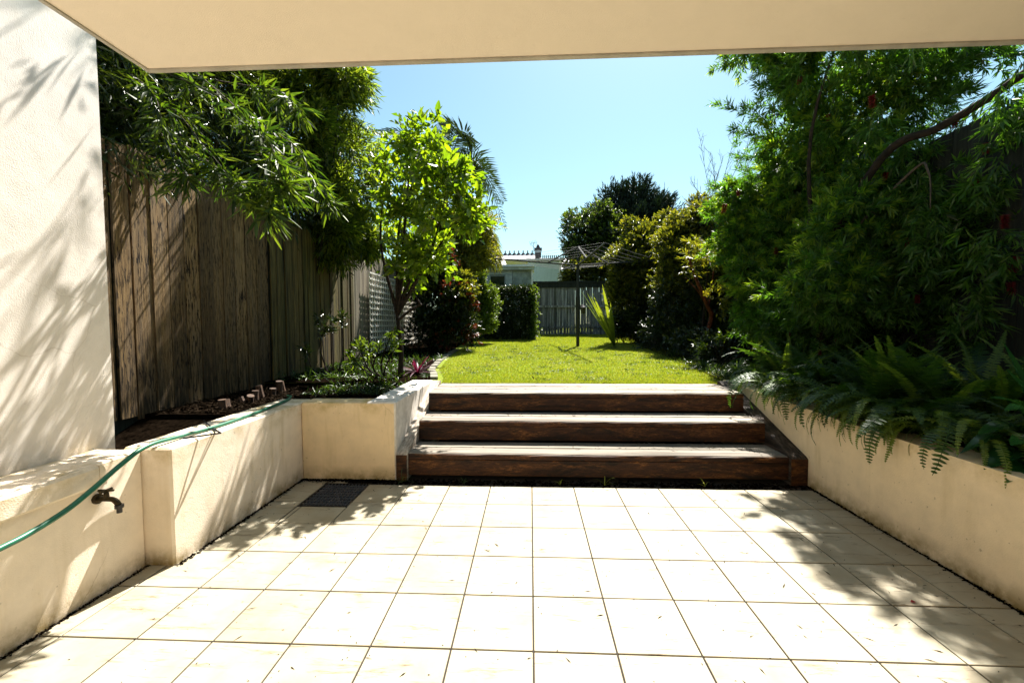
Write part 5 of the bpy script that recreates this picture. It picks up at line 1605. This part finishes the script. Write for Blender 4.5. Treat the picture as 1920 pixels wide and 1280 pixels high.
def debris(name, n, fn, m, L0, W0, seed, zoff=0.0015):
    r = np.random.default_rng(seed)
    P = np.array([fn(r) for _ in range(n)])
    D = unit(np.stack([r.normal(size=n), r.normal(size=n), np.abs(r.normal(size=n)) * 0.08], 1))
    o = leaf_mesh(name, (P, D, L0 * r.uniform(0.3, 1.4, n), W0 * r.uniform(0.7, 1.3, n)), m, None, r, up=0.9)
    o['kind'] = 'stuff'
    return o


debris('tile_debris', 130, lambda r: (r.uniform(-2.0, 2.3), r.uniform(1.4, 3.45), 0.0015), M['mulch'], 0.045, 0.0045, 6)
debris('tile_debris', 420, lambda r: (r.uniform(-2.0, 2.3), r.uniform(1.4, 3.45), 0.001), M['mulch'], 0.009, 0.0045, 16)
debris('step_debris', 260, lambda r: (lambda q: (r.uniform(-1.05, 2.2), q[0], q[1]))([(r.uniform(3.75, 3.96), 0.2405), (r.uniform(4.15, 4.36), 0.4505), (r.uniform(4.45, 5.0), 0.6595)][r.integers(0, 3)]), M['mulch'], 0.045, 0.004, 7)  # dark debris; at the tread backs it also stands in for shade
debris('lawn_litter', 160, lambda r: (lambda y_: (r.uniform(-1.2, 2.4), y_, lawn_z(y_) + 0.02))(r.uniform(5.1, 9)), M['stump'], 0.05, 0.016, 27)
debris('step_debris', 90, lambda r: (r.uniform(1.0, 2.2), r.uniform(3.80, 3.96), 0.2415), M['kerb'], 0.06, 0.004, 17)
# crumbs of soil along the joints between wall and tiles
debris('soil_crumbs', 900, lambda r: (-2.062 + abs(r.normal()) * 0.012, r.uniform(2.24, 3.6), 0.001), M['soil'], 0.014, 0.010, 8)
debris('soil_crumbs', 900, lambda r: (r.uniform(-2.06, -1.2), 3.575 - abs(r.normal()) * 0.03, 0.002), M['soil'], 0.02, 0.014, 9)
debris('soil_crumbs', 1300, lambda r: (2.362 - abs(r.normal()) * 0.012, r.uniform(1.2, 3.6), 0.001), M['soil'], 0.014, 0.010, 10)
debris('soil_crumbs', 700, lambda r: (-2.235 + abs(r.normal()) * 0.010, r.uniform(1.0, 2.24), 0.001), M['soil'], 0.012, 0.008, 13)
debris('soil_crumbs', 1800, lambda r: (r.uniform(-1.62, 2.35), 3.54 + r.normal() * 0.035, -0.004), M['soil'], 0.03, 0.02, 12)

# weeds at the foot of the steps
for i, (px, nn, s, lab) in enumerate(((752, 12, 0.10, 'small weed tuft at the left foot of the steps'), (1050, 4, 0.05, 'tiny pale weed at the foot of the steps left of centre'), (1134, 5, 0.07, 'tiny pale weed at the foot of the steps in the centre'), (1322, 5, 0.06, 'tiny pale weed at the foot of the steps right of centre'), (870, 8, 0.06, 'low dark weed between the left weed tuft and the centre'))):
    q = at(px, 905, 3.52); q.z = 0.0
    strap_plant('weed', lab, 'weed', tuple(q), nn, s * 2.3, 0.0055, L_bed if i in (0, 4) else L_grass, 140 + i, arch=0.6, vmin=0.5, group='weeds along the bottom step')
# fallen petal
q = at(1693, 1131, 2.1)
q = Vector((1.905, 2.08, 0.002))
b = MB(); b.V = [(q.x - 0.012, q.y, 0.002), (q.x, q.y - 0.01, 0.006), (q.x + 0.014, q.y + 0.002, 0.003), (q.x, q.y + 0.011, 0.008)]; b.F = [(0, 1, 2), (0, 2, 3)]
tag(b.build('fallen_petal', L_pink), 'single red petal lying on the tiles at the lower right', 'petal')
